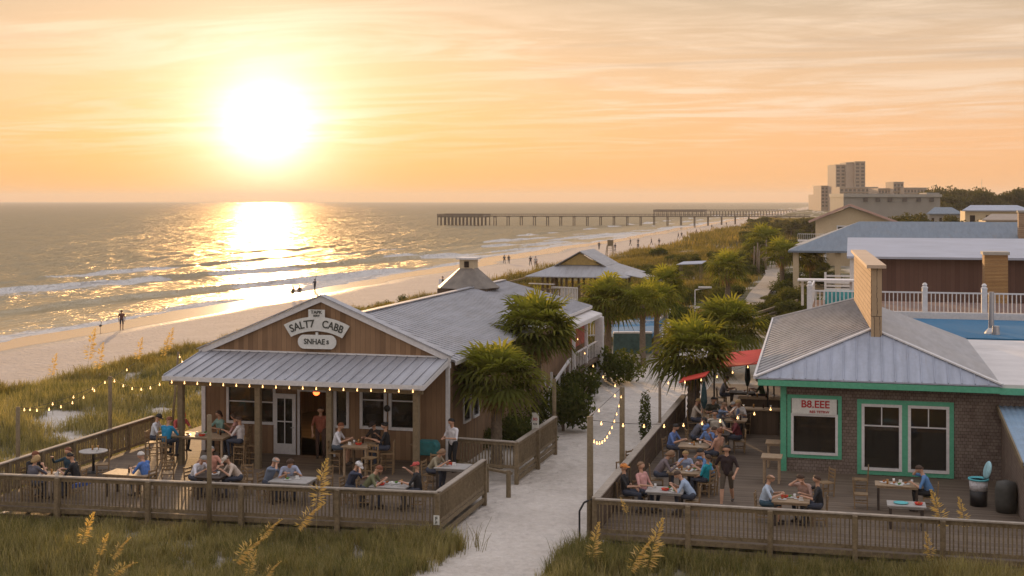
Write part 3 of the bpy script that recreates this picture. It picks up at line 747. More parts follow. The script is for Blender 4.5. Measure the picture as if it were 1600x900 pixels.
for lx, ly in ((-1.2, 50.6), (2.5, 51.2)):  # lamps added indoors to brighten the dark cafe panes, none known here
    MB().ball((lx, ly, 2.6), .1, 10).tube((lx, ly, 2.7), (lx, ly, 3.12), .012, n=6).build('indoor_lamp_or_fill', M['lamp_fill_glow'], sb, True)
    L = bpy.data.lights.new('lamp_or_fill_light', 'POINT'); L.energy = 26; L.color = (1, .6, .25); L.shadow_soft_size = .12
    lo = bpy.data.objects.new('lamp_or_fill_light', L); col.objects.link(lo); lo.location = (lx, ly, 2.4)
MB().box(-1.9, 11, 51.2, 51.8, 0, 1.05).build('bar_counter', M['interior'], sb)
# green surrounds
def surround(parent, u0, u1, z0, z1, t_, y, m_):
    mb = MB(); mb.box(u0 - t_, u0, y - .04, y - .003, z0 - t_, z1 + t_).box(u1, u1 + t_, y - .04, y - .003, z0 - t_, z1 + t_)
    mb.box(u0, u1, y - .04, y - .003, z1, z1 + t_).box(u0, u1, y - .04, y - .003, z0 - t_, z0)
    return mb.build('window_surround', m_, parent)
surround(sb, -2.09, -.46, .63, 2.62, .13, YW, M['green'])
g = surround(sb, .35, 3.30, .18, 2.52, .15, YW, M['green'])
MB().box(1.72, 1.92, YW - .042, YW - .003, .18, 2.52).build('mullion', M['green'], g)
window(sb, *rh[0], YW, .09, []); window(sb, *rh[1], YW, .1, [('h', 1.75), ('v', (1.035, 1.75, 2.42))]); window(sb, *rh[2], YW, .1, [('h', 1.75), ('v', (2.61, 1.75, 2.42))])
# hip roof
ap1, ap2 = (.74, 49.6, 5.0), (.32, 64.2, 5.08)
el_, er_, fl_ = (-3.32, 47.35, 3.40), (4.98, 47.35, 3.40), (-4.05, 71.2, 3.40)
hr = MB(); hr.prism([el_, er_, ap1], (0, 0, -.05)); hf = hr.build('hip_roof_front', M['bluegrey'], sb)
hs = MB()
for i in range(1, 19):
    x = el_[0] + (er_[0] - el_[0]) * i / 19; t_ = (x - el_[0]) / (ap1[0] - el_[0]) if x < ap1[0] else (er_[0] - x) / (er_[0] - ap1[0])
    q = Vector((x + (ap1[0] - x) * .0, 47.35 + t_ * (ap1[1] - 47.35), 3.4 + t_ * (ap1[2] - 3.4)))
    hs.bar((x, 47.35, 3.42), (q.x, q.y, q.z + .02), .03, .04)
hs.build('roof_seams', M['bluegrey'], hf)
hl = MB(); hl.prism([el_, ap1, ap2, fl_], (0, 0, -.05)); ho = hl.build('hip_roof_side', M['metal_roof_dark'], sb)
sl_ = MB()
for i in range(1, 26):
    t_ = i / 26; p = Vector(el_).lerp(Vector(fl_), t_); q = Vector(ap1).lerp(Vector(ap2), t_)
    sl_.bar(p + Vector((0, 0, .02)), q + Vector((0, 0, .02)), .03, .035)
sl_.build('roof_seams', M['metal_roof_dark'], ho)
vr = (5.0, 62.0, 3.5)
MB().prism([er_, vr, ap2, ap1], (0, 0, -.05)).build('hip_roof_side', M['metal_roof_dark'], sb)
rc = MB().bar(Vector(el_) + Vector((0, 0, .04)), Vector(ap1) + Vector((0, 0, .04)), .16, .05).bar(Vector(er_) + Vector((0, 0, .04)), Vector(ap1) + Vector((0, 0, .04)), .16, .05)
rc.bar(Vector(el_) + Vector((-.02, 0, .0)), Vector(fl_), .08, .1)
rc.bar(Vector(fl_) + Vector((0, 0, .03)), Vector(ap2) + Vector((0, 0, .03)), .14, .05)
rc.build('roof_trim', M['white'], sb)
MB().box(-3.22, 4.9, 47.36, 47.44, 3.12, 3.33).box(4.903, 13, 47.42, 47.5, 3.08, 3.3).build('fascia', M['green'], sb)
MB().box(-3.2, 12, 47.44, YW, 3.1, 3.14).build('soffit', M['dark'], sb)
# tan shingled wall rising out of the ridge, with cap
MB().prism([(.70, 49.3, 4.5), (1.06, 49.3, 4.5), (.52, 64, 4.5), (.12, 64, 4.5)], (0, 0, 2.74)).build('parapet_wall', M['shingle_tan'], sb)
MB().box(.69, 1.07, 49.26, 49.297, 4.6, 7.24).build('parapet_end', M['shingle_tanx'], sb)
MB().prism([(.54, 49.1, 7.243), (1.22, 49.1, 7.243), (.66, 64.2, 7.243), (-.02, 64.2, 7.243)], (0, 0, .12)).build('parapet_cap', weathered('tan cap', (.45, .34, .25), (.60, .47, .36)), sb)
# flat white roof
MB().box(4.75, 34, 47.5, 62.5, 3.30, 3.42).build('flat_roof', M['white_roof'], sb)
VX, VY, _ = at(1549, 522, 3.42)
vp = MB().tube((VX, VY, 3.42), (VX, VY, 5.4), .13, .12, 10).lathe((VX, VY, 3.42), [(.35, 0), (.28, .12), (.13, .3)], 10)
vp.build('vent_pipe', M['steel'], sb)
tag(MB().tube((VX + .15, VY - .5, 3.42), (VX + .15, VY - .5, 3.85), .19, .15, 10).build('roof_vent', M['steel']), 'squat grey vent standing beside the pipe on the white roof', 'vent')
# sign on green window
sg2 = root('cafe_sign', 'white hand painted board with red letters on the green window surround', 'sign', (-1.3, YW - .09, 2.0))
MB().box(-2.06, -.5, YW - .1, YW - .05, 2.08, 2.63).build('board', M['sign'], sg2)
letter(sg2, 'B8.EEE', .36, on(-1.24, 2.43, YW - .11), M['inkred'], sx=1.0)
letter(sg2, 'RES TETRW', .12, on(-1.1, 2.17, YW - .11), M['inkred'], sx=1.1)
# lean-to shed at right edge
sh = root('lean_to_shed', 'brown boarded lean-to shed with blue corrugated roof', 'shed', (7, 45, -.0))
MB().prism([(5.0, 41.4, 0), (5.0, YW - .01, 0), (5.0, YW - .01, 2.42), (5.0, 41.4, 1.9)], (.1, 0, 0)).build('side_wall', M['shingle_y'], sh)
MB().prism([(5.1, 41.4, 0), (9, 41.4, 0), (9, 41.4, 1.9), (5.1, 41.4, 1.9)], (0, .1, 0)).build('front_wall', M['board_dark'], sh)
cr = MB()
nc = 90
vs = []; 
for i in range(nc + 1):
    x = 4.9 + i * 4.2 / nc; z = .02 * math.sin(i * 1.57)
    vs += [(x, 41.2, 1.95 + z), (x, YW - .02, 2.62 + z)]
cr.add(vs, [(2 * i, 2 * i + 2, 2 * i + 3, 2 * i + 1) for i in range(nc)])
cr.prism([(4.9, 41.2, 1.9), (9.1, 41.2, 1.9), (9.1, YW - .02, 2.57), (4.9, YW - .02, 2.57)], (0, 0, -.03))
cr.build('corrugated_roof', plain('blue corrugated', (.26, .38, .52), .5, .15, 2, .2), sh)
MB().prism([(4.85, 41.15, 1.80), (4.85, YW - .01, 2.48), (4.85, YW - .01, 2.66), (4.85, 41.15, 1.98)], (.05, 0, 0)).build('edge_board', M['post'], sh)

# ------------------------------------------------------------------ decks and railings
def deck(name, pts, z=0, label=None):
    mb = MB(); mb.prism([(x, y, z - .16) for x, y in pts], (0, 0, .16)); o = mb.build(name, M['deck'])
    return tag(o, label, 'deck', kind='structure')
deck('deck_floor', [(-27.1, 36.2), (-11.95, 37.25), (-11.95, 42.4), (-13.9, 45.8), (-14.5, YF), (-27.1, YF + 6)], 0, 'weathered board deck in front of the cedar restaurant')
deck('deck_floor', [(-7.15, 37.55), (16, 37.55), (16, YW), (-2.35, YW), (-2.35, 70), (-7.15, 70)], 0.003, 'weathered board deck around the shingled cafe')
def railing(label, pts, posts, z=0, hgt=1.05, zb=-.5, close=.115, m_rail='rail', m_top='rail_top', white=False, bot=.1, group=None, posth=0, pskip=()):
    base_ = pts[0]
    rt_ = root('deck_railing', label, 'railing', (base_[0], base_[1], z), group=group)
    tp = MB(); bt = MB(); bl_ = MB()
    for a, b in zip(pts[:-1], pts[1:]):
        A_ = Vector((a[0], a[1], 0)); B_ = Vector((b[0], b[1], 0)); L_ = (B_ - A_).length
        dn = (B_ - A_).normalized()
        za = a[2] if len(a) > 2 else z; zb_ = b[2] if len(b) > 2 else z
        up = lambda t_, h_: Vector((A_.x + (B_.x - A_.x) * t_, A_.y + (B_.y - A_.y) * t_, za + (zb_ - za) * t_ + h_))
        tp.bar(up(0, hgt - .02), up(1, hgt - .02), .17, .04)
        bt.bar(up(0, hgt - .105), up(1, hgt - .105), .045, .125); bt.bar(up(0, bot + .02), up(1, bot + .02), .045, .11)
        n_ = int(L_ / close)
        for i in range(1, n_):
            t_ = i / n_; t_ += rng.normal(0, .0006)
            bl_.bar(up(t_, bot + .07), up(t_, hgt - .165), .035, .038, (dn.x, dn.y, 0))
    tp.build('top_rail', M[m_top], rt_); bt.build('rail_board', M[m_rail], rt_); bl_.build('balusters', M[m_rail], rt_)
    for p in posts:
        MB().box(p[0] - .07, p[0] + .07, p[1] - .07, p[1] + .07, zb, (p[2] if len(p) > 2 else z) + hgt - .045 + posth).build('rail_post', M[m_rail], rt_)
    return rt_
def lerp2(a, b, n_): return [(a[0] + (b[0] - a[0]) * i / n_, a[1] + (b[1] - a[1]) * i / n_) for i in range(n_ + 1)]
FL, FR_, BR_ = (-27.1, 36.08), (-11.9, 37.15), (-11.9, 42.25)
def skirt(rt_, a, b, z0, z1, m_='rail'):
    mb = MB(); mb.bar((a[0], a[1], z0), (b[0], b[1], z0), .04, .14); mb.bar((a[0], a[1], z1), (b[0], b[1], z1), .04, .16)
    mb.build('skirt_board', M[m_], rt_)
q = railing('long front railing of the restaurant deck above the foreground grass', [FL, FR_], [(x, y - .12) for x, y in lerp2(FL, FR_, 5)[:-1]] + [(FR_[0] + .02, FR_[1] - .05)])
skirt(q, (FL[0], FL[1] + .02), (FR_[0] - .1, FR_[1] + .02), -.05, -.3)
q = railing('right side railing of the restaurant deck beside the sand path', [(FR_[0], FR_[1] + .1), BR_], [(BR_[0] + .02, BR_[1])])
skirt(q, (FR_[0] + .02, FR_[1] + .1), (BR_[0] + .02, BR_[1]), -.02, -.3)
railing('left side railing of the restaurant deck against the dunes', [(-27.1, 36.2), (-27.15, 47.4)], lerp2((-27.1, 38), (-27.15, 47.4), 5))
q = railing('short railing past the deck entrance beside the palm', [(-13.9, 45.85), (-11.62, 45.6), (-11.5, 51.4)], [(-11.62, 45.6), (-11.5, 48.4), (-11.5, 51.4)])
skirt(q, (-11.6, 45.7), (-11.5, 51.4), -.1, -.3)
q = railing('front railing of the cafe deck with uneven weathered boards', [(-7.2, 37.5), (9.5, 37.5)], [(x, 37.38) for x in (-4.5, -2.2, .1, 2.4, 4.7, 7)])
skirt(q, (-7.2, 37.52), (9.5, 37.52), -.07, -.32)
LR = root('deck_railing', 'long left railing of the cafe deck climbing along the sand path', 'railing', (-7.2, 37.5, 0))
MB().bar((-7.2, 37.6, 1.03), (-7.2, 58.5, 1.03), .24, .05).build('top_rail', M['rail_top'], LR)
mb = MB()
for i in range(9): mb.bar((-7.2, 37.6, -.28 + .14 * i), (-7.2, 58.5, -.28 + .14 * i), .035, .125)
mb.build('side_boards', M['board_dark'], LR)
for y in np.arange(37.6, 59, 3): MB().box(-7.3, -7.16, y - .07, y + .07, -.5, 1.0).build('rail_post', M['rail'], LR)
# low barrier rail by the entrance
eb = root('entry_barrier', 'low timber barrier rail on round posts at the deck entrance', 'barrier', (-12.3, 43.6, -.5))
MB().bar((-13.4, 44.9, .30), (-11.3, 43.6, .32), .12, .08).build('rail', M['rail'], eb)
for p in ((-12.35, 44.2), (-11.4, 43.6)): MB().tube((p[0], p[1], -.5), (p[0], p[1], .42), .085, .08).build('post', M['post'], eb)
# iron hand rail beside the cafe deck
hr_ = MB(); pts = [(-7.75, 37.9, -.5), (-7.75, 37.9, .55), (-7.62, 37.95, .8), (-7.3, 38.0, .95)]
for a, b in zip(pts[:-1], pts[1:]): hr_.tube(a, b, .03, n=8)
tag(hr_.build('hand_rail', M['black']), 'dark bent pipe hand rail at the corner of the cafe deck', 'handrail')
# white notice board on a post
nb = root('notice_board', 'tall white notice board on a post by the sand path', 'sign', (-11.62, 48.6, -.5))
MB().box(-11.7, -11.56, 48.55, 48.67, -.5, 1.35).build('post', M['post'], nb)
MB().box(-11.76, -11.5, 48.5, 48.55, .62, 1.62).build('board', M['sign'], nb)
letter(nb, 'SO', .14, on(-11.63, 1.38, 48.49), M['inkred']); letter(nb, 'ROE', .08, on(-11.63, 1.2, 48.49), M['ink'])
for i in range(3): MB().box(-11.73, -11.53, 48.493, 48.499, .98 - i * .1, 1.0 - i * .1).build('printed_line', M['ink'], nb)
nt = root('parking_notice', 'small white notice nailed to the corner post of the deck railing', 'sign', (-11.9, 37.0, 0))
MB().box(-11.97, -11.79, 37.0, 37.02, .1, .38).build('plate', M['sign'], nt)
letter(nt, 'F', .16, on(-11.88, .28, 36.995), M['ink']); letter(nt, 'P', .12, on(-11.88, .16, 36.995), M['ink'])

# posts for the festoon lights
def post(px, ytop, pybase, d_, label, zb=-.5, r_=.075, m_='post', base=None):
    x, y, z = atd(px, ytop, d_)
    return tag(MB().tube((x, y, zb), (x, y, z), r_, r_ * .92, 12).build('light_post', M[m_], None, True), label, 'post'), Vector((x, y, z))
_, p28 = post(28, 636, 0, 44.3, 'leftmost timber light post beside the dune railing')
_, p172 = post(172, 588, 0, 49.8, 'timber light post halfway along the dune railing')
_, p327 = post(327, 648, 0, 39.8, 'timber light post standing behind the front railing of the restaurant deck')
_, p922 = post(922, 651, 0, 38.7, 'tall timber light post at the corner of the cafe deck', r_=.1)
_, p972 = post(972, 605, 0, 44.0, 'second tall timber light post along the cafe deck railing', r_=.095)
_, p1030 = post(1031, 596, 0, 51.0, 'thin reddish post further along the cafe deck railing', r_=.06, m_='bark')
_, p865 = post(866, 592, 0, 52.9, 'tall square post at the far end of the short entrance railing', r_=.09, m_='rail')

def festoon(label, P0, P1, sag, n_, r_=.028, group='strings of festoon lights', skip=0):
    P0 = Vector(P0); P1 = Vector(P1); rt_ = root('festoon_lights', label, 'string lights', P0, group=None)
    wr = MB(); bu = []; N_ = max(10, n_)
    f = lambda t_: P0.lerp(P1, t_) + Vector((0, 0, -sag * 4 * t_ * (1 - t_)))
    for i in range(N_): wr.tube(f(i / N_), f((i + 1) / N_), .008, n=5, caps=False)
    wr.build('wire', M['wire'], rt_)
    first = None
    for i in range(n_):
        t_ = (i + .5) / n_; p = f(t_) + Vector((0, 0, -.05 - r_))
        if first is None:
            b = MB().ball(p, r_ * 1.0, 8).tube(p + Vector((0, 0, r_)), p + Vector((0, 0, r_ + .05)), .012, n=6); first = b.build('bulb', M['bulb'], rt_, True); p0 = p
        else:
            c = first.copy(); col.objects.link(c); c.location = p - p0; adopt(c, rt_)
    return rt_
festoon('warm bulbs hung under the porch fascia of the cedar restaurant', (-24.3, 43.30, 3.12), (-14.5, 43.30, 3.12), .04, 19, .028)
festoon('warm bulb string between the two posts nearest the left edge', p28, p172, .45, 8)
festoon('warm bulb string from the dune post to the restaurant porch', p172, (-24.4, 43.4, 3.1), .35, 6)
festoon('slack warm bulb string over the dune behind the left railing', p28 + Vector((-.0, 0, -.1)), Vector(p172) + Vector((-2.5, 6, -.3)), .3, 6)
tag(MB().tube((-29.6, 53.3, -.8), (-29.7, 54.1, 2.8), .06, .05).build('light_post', M['post'], None, True), 'weathered post on the dune holding the far end of a light string', 'post')
festoon('warm bulb string reaching from the dune to the porch post', (-29.7, 54.1, 2.75), (-24.4, 46.2, 3.3), .4, 8)
festoon('deep sagging warm bulb loop between the two tall cafe posts', p922, p972, .0, 2)
def loop(label, P0, P1, sag, n_):
    return festoon(label, P0, P1, sag, n_, .027)
loop('bright close set bulb garland drooping between the tall cafe posts', p922 + Vector((0, 0, -.55)), p972 + Vector((0, 0, -.1)), .75, 13)
festoon('warm bulb string across the cafe tables to the green corner', p922 + Vector((0, 0, -.1)), (-2.5, 47.4, 2.45), .35, 10, .032)
festoon('warm bulb string from the tall cafe post back to the restaurant porch', p972, (-13.8, 66.2, 3.0), .5, 5)
festoon('warm bulb string from the reddish post to the roof of the cafe', p1030, (-3.3, 56, 3.2), .3, 7)

# ------------------------------------------------------------------ plants
def blades(P_, hgt, wid, lean, tint, droop=.5, n=None):
    """P_ (n,3) base points; arrays hgt, wid, lean; returns V, T, tint"""
    n = len(P_); a = rng.uniform(0, 2 * np.pi, n); la = rng.uniform(0, 2 * np.pi, n)
    wx = np.cos(a) * wid; wy = np.sin(a) * wid; lx = np.cos(la) * lean * hgt; ly = np.sin(la) * lean * hgt
    z = np.zeros(n)
    b = P_
    m1 = b + np.stack([lx * .25, ly * .25, hgt * .5], 1); m2 = b + np.stack([lx * .62, ly * .62, hgt * .82], 1)
    tp = b + np.stack([lx, ly, hgt * (1 - droop * lean * .6)], 1); wv = np.stack([wx, wy, z], 1)
    V = np.stack([b - wv, b + wv, m1 - wv * .85, m1 + wv * .85, m2 - wv * .5, m2 + wv * .5, tp], 1)
    T = np.array([[0, 1, 3], [0, 3, 2], [2, 3, 5], [2, 5, 4], [4, 5, 6]])
    T = (np.arange(n)[:, None, None] * 7 + T[None]).reshape(-1, 3)
    return V.reshape(-1, 3), T, np.repeat(tint, 7)
def tufts(name, label, xr, yr, n_tuft, per, h0, h1, density, mat_, wid=.012, spread=.12, cat='grass', lean=.5, reject=None):
    x = rng.uniform(*xr, n_tuft); y = rng.uniform(*yr, n_tuft)
    keep = rng.uniform(size=n_tuft) < density(x, y)
    x = x[keep]; y = y[keep]; z = ground(x, y)
    k = len(x); hh = rng.uniform(h0, h1, k) * (.55 + .8 * vnoise(x / 3, y / 3, 77))
    tn = np.clip(rng.normal(.45, .2, k) + .5 * (vnoise(x / 4, y / 4, 78) - .5), 0, 1)
    P_ = np.stack([np.repeat(x, per) + rng.normal(0, spread, k * per), np.repeat(y, per) + rng.normal(0, spread, k * per), np.repeat(z, per) - .04], 1)
    h_ = np.repeat(hh, per) * rng.uniform(.5, 1.1, k * per)
    V, T, t_ = blades(P_, h_, np.full(k * per, wid), rng.uniform(.1, lean, k * per), np.clip(np.repeat(tn, per) + rng.normal(0, .12, k * per), 0, 1))
    me = fastmesh(name, V, T, mat_, t_); o = mobj(name, me)
    return tag(o, label, cat, kind='stuff')
fgden = lambda x, y: np.clip(.16 + 1.1 * sst(vnoise(x / 1.9, y / 1.5, 14) * .5 + vnoise(x / .55, y / .5, 16) * .5, .42, .60) + .8 * sst(y, 35.8, 36.4), 0, 1)
lf = lambda x, y: fgden(x, y) * sst(-x + .25 * (y - 33) , 11.3, 12.2) * (y < 36.0 + (x + 27) * .07)
rf_ = lambda x, y: fgden(x, y) * sst(x, -8.1, -7.4) * (y < 37.35)
tufts('foreground_grass', 'rough green dune grass below the front railing of the restaurant deck', (-32, -11), (29, 37.3), 15000, 15, .38, .85, lf, M['grass'], .008, .075)
tufts('foreground_grass', 'rough green grass below the front railing of the cafe deck', (-8.3, 10), (29, 37.3), 13000, 15, .38, .8, rf_, M['grass'], .008, .075)
tufts('dry_grass', 'scattered dry straw coloured blades standing in the foreground grass', (-32, 10), (29.5, 37.2), 2600, 9, .5, 1.0, lambda x, y: np.clip(lf(x, y) + rf_(x, y), 0, 1), M['grass_gold'], .008, .13, lean=.7)
dl = lambda x, y: sst(vnoise(x / 2.6, y / 2.6, 12) * .6 + vnoise(x / .9, y / .9, 13) * .4, .28, .50) * (1 - sst(x, -28.6, -27.6)) * sst(x, crest(y) - 3, crest(y) - 1)
tufts('dune_grass', 'green and gold grass covering the dune left of the restaurant', (-50, -27.4), (38, 112), 34000, 10, .35, .9, dl, M['grass'], .013, .14)
# taller golden fringe on the seaward crest
cf = lambda x, y: np.exp(-((x - crest(y) - .6) / 1.5) ** 2) * sst(vnoise(x / 2.1, y / 3.3, 19), .2, .55)
tufts('crest_grass', 'tall sunlit golden grass along the seaward crest of the left dune', (-51, -42), (50, 150), 9500, 14, .5, 1.0, cf, M['grass_gold'], .013, .17, lean=.6)
# wide vegetated dune on the right of the beach
dr_ = lambda x, y: sst(vnoise(x / 5, y / 9, 21) * .6 + vnoise(x / 1.6, y / 2, 22) * .4, .25, .5) * sst(x, crest(y) - 1, crest(y) + 2) * (1 - sst(x, -14, -11))
tufts('dune_field_grass', 'broad field of golden green dune grass running along the far beach', (-47, -11), (92, 260), 26000, 7, .5, 1.1, dr_, M['grass_gold'], .028, .35)
dr2 = lambda x, y: dr_(x, y) * .9
tufts('far_dune_grass', 'hazy golden green grass on the dunes running to the far towers', (-60, -4), (255, 700), 16000, 6, .9, 1.9, dr2, M['grass_gold'], .09, .9)

def leafcloud(c, rad, n, size, tint_lo=0, tint_hi=1, flat=.0, shell=.35):
    """n random leaf triangles-pairs inside an ellipsoid with lumpy outline"""
    u = rng.normal(size=(n, 3)); u /= np.linalg.norm(u, axis=1)[:, None]
    lump = .72 + .45 * vnoise(u[:, 0] * 2.3 + 5 + c[0], u[:, 1] * 2.3 + u[:, 2] * 1.7 + c[1], 31)
    r = (rng.uniform(size=n) ** shell) * lump
    p = np.array(c) + u * r[:, None] * np.array(rad)
    keep = p[:, 2] > c[2] - rad[2] * .85; p = p[keep]; u = u[keep]; r = r[keep]; n = len(p)
    a = rng.normal(size=(n, 3)); a /= np.linalg.norm(a, axis=1)[:, None]; b = np.cross(a, rng.normal(size=(n, 3))); b /= np.linalg.norm(b, axis=1)[:, None]
    s1 = size * rng.uniform(.6, 1.4, n)[:, None]
    V = np.stack([p - a * s1, p - b * s1 * .45, p + a * s1, p + b * s1 * .45], 1).reshape(-1, 3)
    T = np.arange(n)[:, None] * 4 + np.array([0, 1, 2, 3])[None]
    tn = np.clip(tint_lo + (tint_hi - tint_lo) * (.25 + .5 * vnoise(p[:, 0] * 1.5 / rad[0], p[:, 1] * 1.5 / rad[1] + p[:, 2], 32) + rng.normal(0, .15, n)), 0, 1)
    return V, T, np.repeat(tn, 4)
BUSH = {}
def bush_mesh(kind, v):
    if (kind, v) not in BUSH:
        Vs, Ts, ts = [], [], []; o = 0
        for k in range(5):
            c = (rng.normal(0, .38), rng.normal(0, .38), .42 + rng.uniform(-.08, .16)); r_ = rng.uniform(.42, .62)
            V, T, t_ = leafcloud(c, (r_, r_, r_ * .8), 620, .055)
            Vs.append(V); Ts.append(T + o); ts.append(t_); o += len(V)
        BUSH[kind, v] = fastmesh('foliage', np.concatenate(Vs), np.concatenate(Ts), M[kind], np.concatenate(ts))
    return BUSH[kind, v]
STEM = MB(True).tube((0, 0, -.1), (.03, .02, .5), .05, .03, 6).tube((0, 0, .1), (.25, .1, .45), .03, .015, 6).tube((0, 0, .05), (-.22, .12, .5), .03, .015, 6)
stem_src = STEM.build('stem', M['bark']); STEM_ME = stem_src.data; bpy.data.objects.remove(stem_src)
def bush(x, y, s, label, group=None, kind='bush', z=None, hs=1.0, name='shrub'):
    rt_ = root(name, label, 'shrub', (x, y, G(x, y) if z is None else z), rng.uniform(0, 6.28), group)
    rt_.scale = (s, s, s * hs)
    mobj('foliage', bush_mesh(kind, int(rng.integers(4))), parent=rt_); mobj('stem', STEM_ME, parent=rt_)
    return rt_

# palmetto / cabbage palms ---------------------------------------------------
def fan_leaf(base_, d_, L, fan, nseg, up, droop, w_=.028):
    """petiole from base along d_, then folded fan of narrow segments"""
    V = []; T = []
    d_ = np.array(d_) / np.linalg.norm(d_); s = np.cross(d_, up); s /= np.linalg.norm(s) + 1e-9; nrm = np.cross(s, d_)
    e = np.array(base_) + d_ * L; pw = s * .014
    V += [base_ - pw, base_ + pw, e + pw * .6, e - pw * .6]; T += [[0, 1, 2], [0, 2, 3]]
    for k in range(nseg):
        t_ = (k / (nseg - 1) - .5) * 2; an = t_ * 2.05; fl = fan * (1 - .22 * abs(t_)) * rng.uniform(.85, 1.1)
        dd2 = d_ * math.cos(an) + s * math.sin(an) + nrm * (.22 * abs(t_) + rng.normal(0, .07)); dd2 /= np.linalg.norm(dd2)
        sd = np.cross(dd2, nrm); sd /= np.linalg.norm(sd) + 1e-9
        g = np.array([0, 0, -1.0])
        m = e + dd2 * fl * .55 + g * droop * .10 * fl; q = e + dd2 * fl * .9 + g * droop * .55 * fl
        i = len(V); V += [e - sd * w_ * .3, e + sd * w_ * .3, m + sd * w_, m - sd * w_, q]
        T += [[i, i + 1, i + 2], [i, i + 2, i + 3], [i + 3, i + 2, i + 4]]
    return np.array(V), np.array(T)
def crown_mesh(seed, nl, size, lo=-.9, nseg=15, name='crown'):
    global rng
    keep = rng; rng = np.random.default_rng(seed)
    Vs, Ts, ts = [], [], []; o = 0
    for k in range(nl):
        f = (k + .5) / nl; el2 = math.asin(max(-1, min(1, 1 - f * (1 - lo)))) + rng.normal(0, .06); az = k * 2.39996 + rng.normal(0, .15)
        dv = np.array([math.cos(az) * math.cos(el2), math.sin(az) * math.cos(el2), math.sin(el2)])
        L = size * .46 * rng.uniform(.62, 1.2); fn = size * .58 * rng.uniform(.85, 1.1)
        V, T = fan_leaf(np.array([0, 0, 0.]) + dv * .08, dv + np.array([0, 0, .10]), L, fn, nseg, np.array([.0, .0, 1.0]) + rng.normal(0, .15, 3), .22 + rng.uniform(0, .5) + .5 * (1 - dv[2]) * .5, .042 * size / 1.6)
        Vs.append(V); Ts.append(T + o); o += len(V)
        ts.append(np.full(len(V), np.clip(.25 + .55 * (dv[2] * .5 + .5) + rng.normal(0, .13), 0, 1)))  # higher fronds tinted paler and golder: sunlit crown top put into the colour
    rng = keep
    return fastmesh(name, np.concatenate(Vs), np.concatenate(Ts), M['palm'], np.concatenate(ts))
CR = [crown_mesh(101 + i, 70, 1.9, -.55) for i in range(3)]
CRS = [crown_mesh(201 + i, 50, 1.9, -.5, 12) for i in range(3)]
def skirt_mesh(seed, n_=16, size=1.2):
    global rng
    keep = rng; rng = np.random.default_rng(seed); Vs, Ts, ts = [], [], []; o = 0
    for k in range(n_):
        az = k * 2.4 + rng.normal(0, .2); el2 = -.85 + rng.normal(0, .25)
        dv = np.array([math.cos(az) * math.cos(el2), math.sin(az) * math.cos(el2), math.sin(el2)])
        V, T = fan_leaf(np.array([0, 0, -.1]), dv, size * .5, size * .45, 9, np.array([0, 0, 1.]), .8, .022)
        Vs.append(V); Ts.append(T + o); o += len(V); ts.append(rng.uniform(0, 1) * np.ones(len(V)))
    rng = keep
    return fastmesh('dry_fronds', np.concatenate(Vs), np.concatenate(Ts), M['palm_dead'], np.concatenate(ts))
SK = [skirt_mesh(301 + i, 24, 1.5) for i in range(2)]
def trunk(h_, r0, r1, boots=False, lean=0):
    mb = MB(True); n = 14; rings = max(10, int(h_ / .07)); vs = []; fs = []
    for k in range(rings + 1):
        t_ = k / rings; z = -.15 + (h_ + .2) * t_; rr = r0 + (r1 - r0) * t_ + (.06 * math.exp(-t_ * 9))
        for i in range(n):
            a = 2 * math.pi * i / n
            e = (.16 if boots else .06) * (math.sin(a * 4 + z * 13) * math.sin(a * 4 - z * 13)) + .03 * math.sin(z * 47)
            q = rr * (1 + e); vs.append((q * math.cos(a) + lean * t_ * t_, q * math.sin(a), z))
    for k in range(rings):
        for i in range(n): fs.append((k * n + i, k * n + (i + 1) % n, (k + 1) * n + (i + 1) % n, (k + 1) * n + i))
    mb.add(vs, fs); return mb
def palm(label, pxy, pyc, dd_, rad, boots=False, r0=.16, v=0, small=False, zb=None, base=None, squash=1.0, leanx=0):
    x, y, zc = atd(pxy, pyc, dd_)
    if zb is None: zb = G(x, y)
    rt_ = root('palm_tree', label, 'palm tree', (x - leanx, y, zb), 0)
    h_ = zc - zb - .1 * rad
    t_ = trunk(h_, r0, r0 * .8, boots, leanx).build('trunk', M['bark'], rt_, True)
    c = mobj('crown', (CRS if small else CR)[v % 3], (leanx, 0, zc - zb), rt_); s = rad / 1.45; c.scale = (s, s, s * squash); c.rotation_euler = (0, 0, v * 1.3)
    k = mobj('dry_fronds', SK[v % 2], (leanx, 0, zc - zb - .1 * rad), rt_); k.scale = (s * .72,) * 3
    return rt_
palm('big round palm at the right corner of the cedar restaurant', 776, 594, 50.0, 1.72, r0=.22, v=0, boots=True, squash=.85)
palm('tall shaggy palm rising behind the corner palm beside the metal roof', 840, 520, 59.0, 1.9, r0=.2, v=1)
palm('slim trunked palm in front of the teal pool fence', 950, 476, 83, 1.95, r0=.24, v=2)
palm('left one of the two slender palms by the pool corner', 1004, 474, 81, 1.35, r0=.2, v=0, small=True)
palm('right one of the two slender palms by the pool corner', 1026, 470, 85, 1.5, r0=.2, v=1, small=True)
palm('palm crown standing just behind the pair of slender palms', 1040, 446, 100, 1.7, v=2, small=True)
palm('stout palm with criss cross trunk growing through the cafe deck', 1084, 556, 57.3, 1.8, True, .30, v=1, zb=0.0)
palm('full low palm behind the stout deck palm', 1138, 512, 76, 2.05, r0=.2, v=0, squash=.9)
palm('lone palm beside the grey boardwalk on the dune scrub', 1137, 421, 124, 2.0, r0=.28, v=2, small=True)
palm('tall dark palm right of the grey boardwalk', 1222, 398, 150, 2.1, r0=.3, v=1, small=True)
palm('low palm in front of the columned hip roofed house', 1266, 404, 152, 1.9, v=0, small=True)
palm('palm at the top of the boardwalk among bare trunks', 1196, 376, 190, 2.6, v=1, small=True)
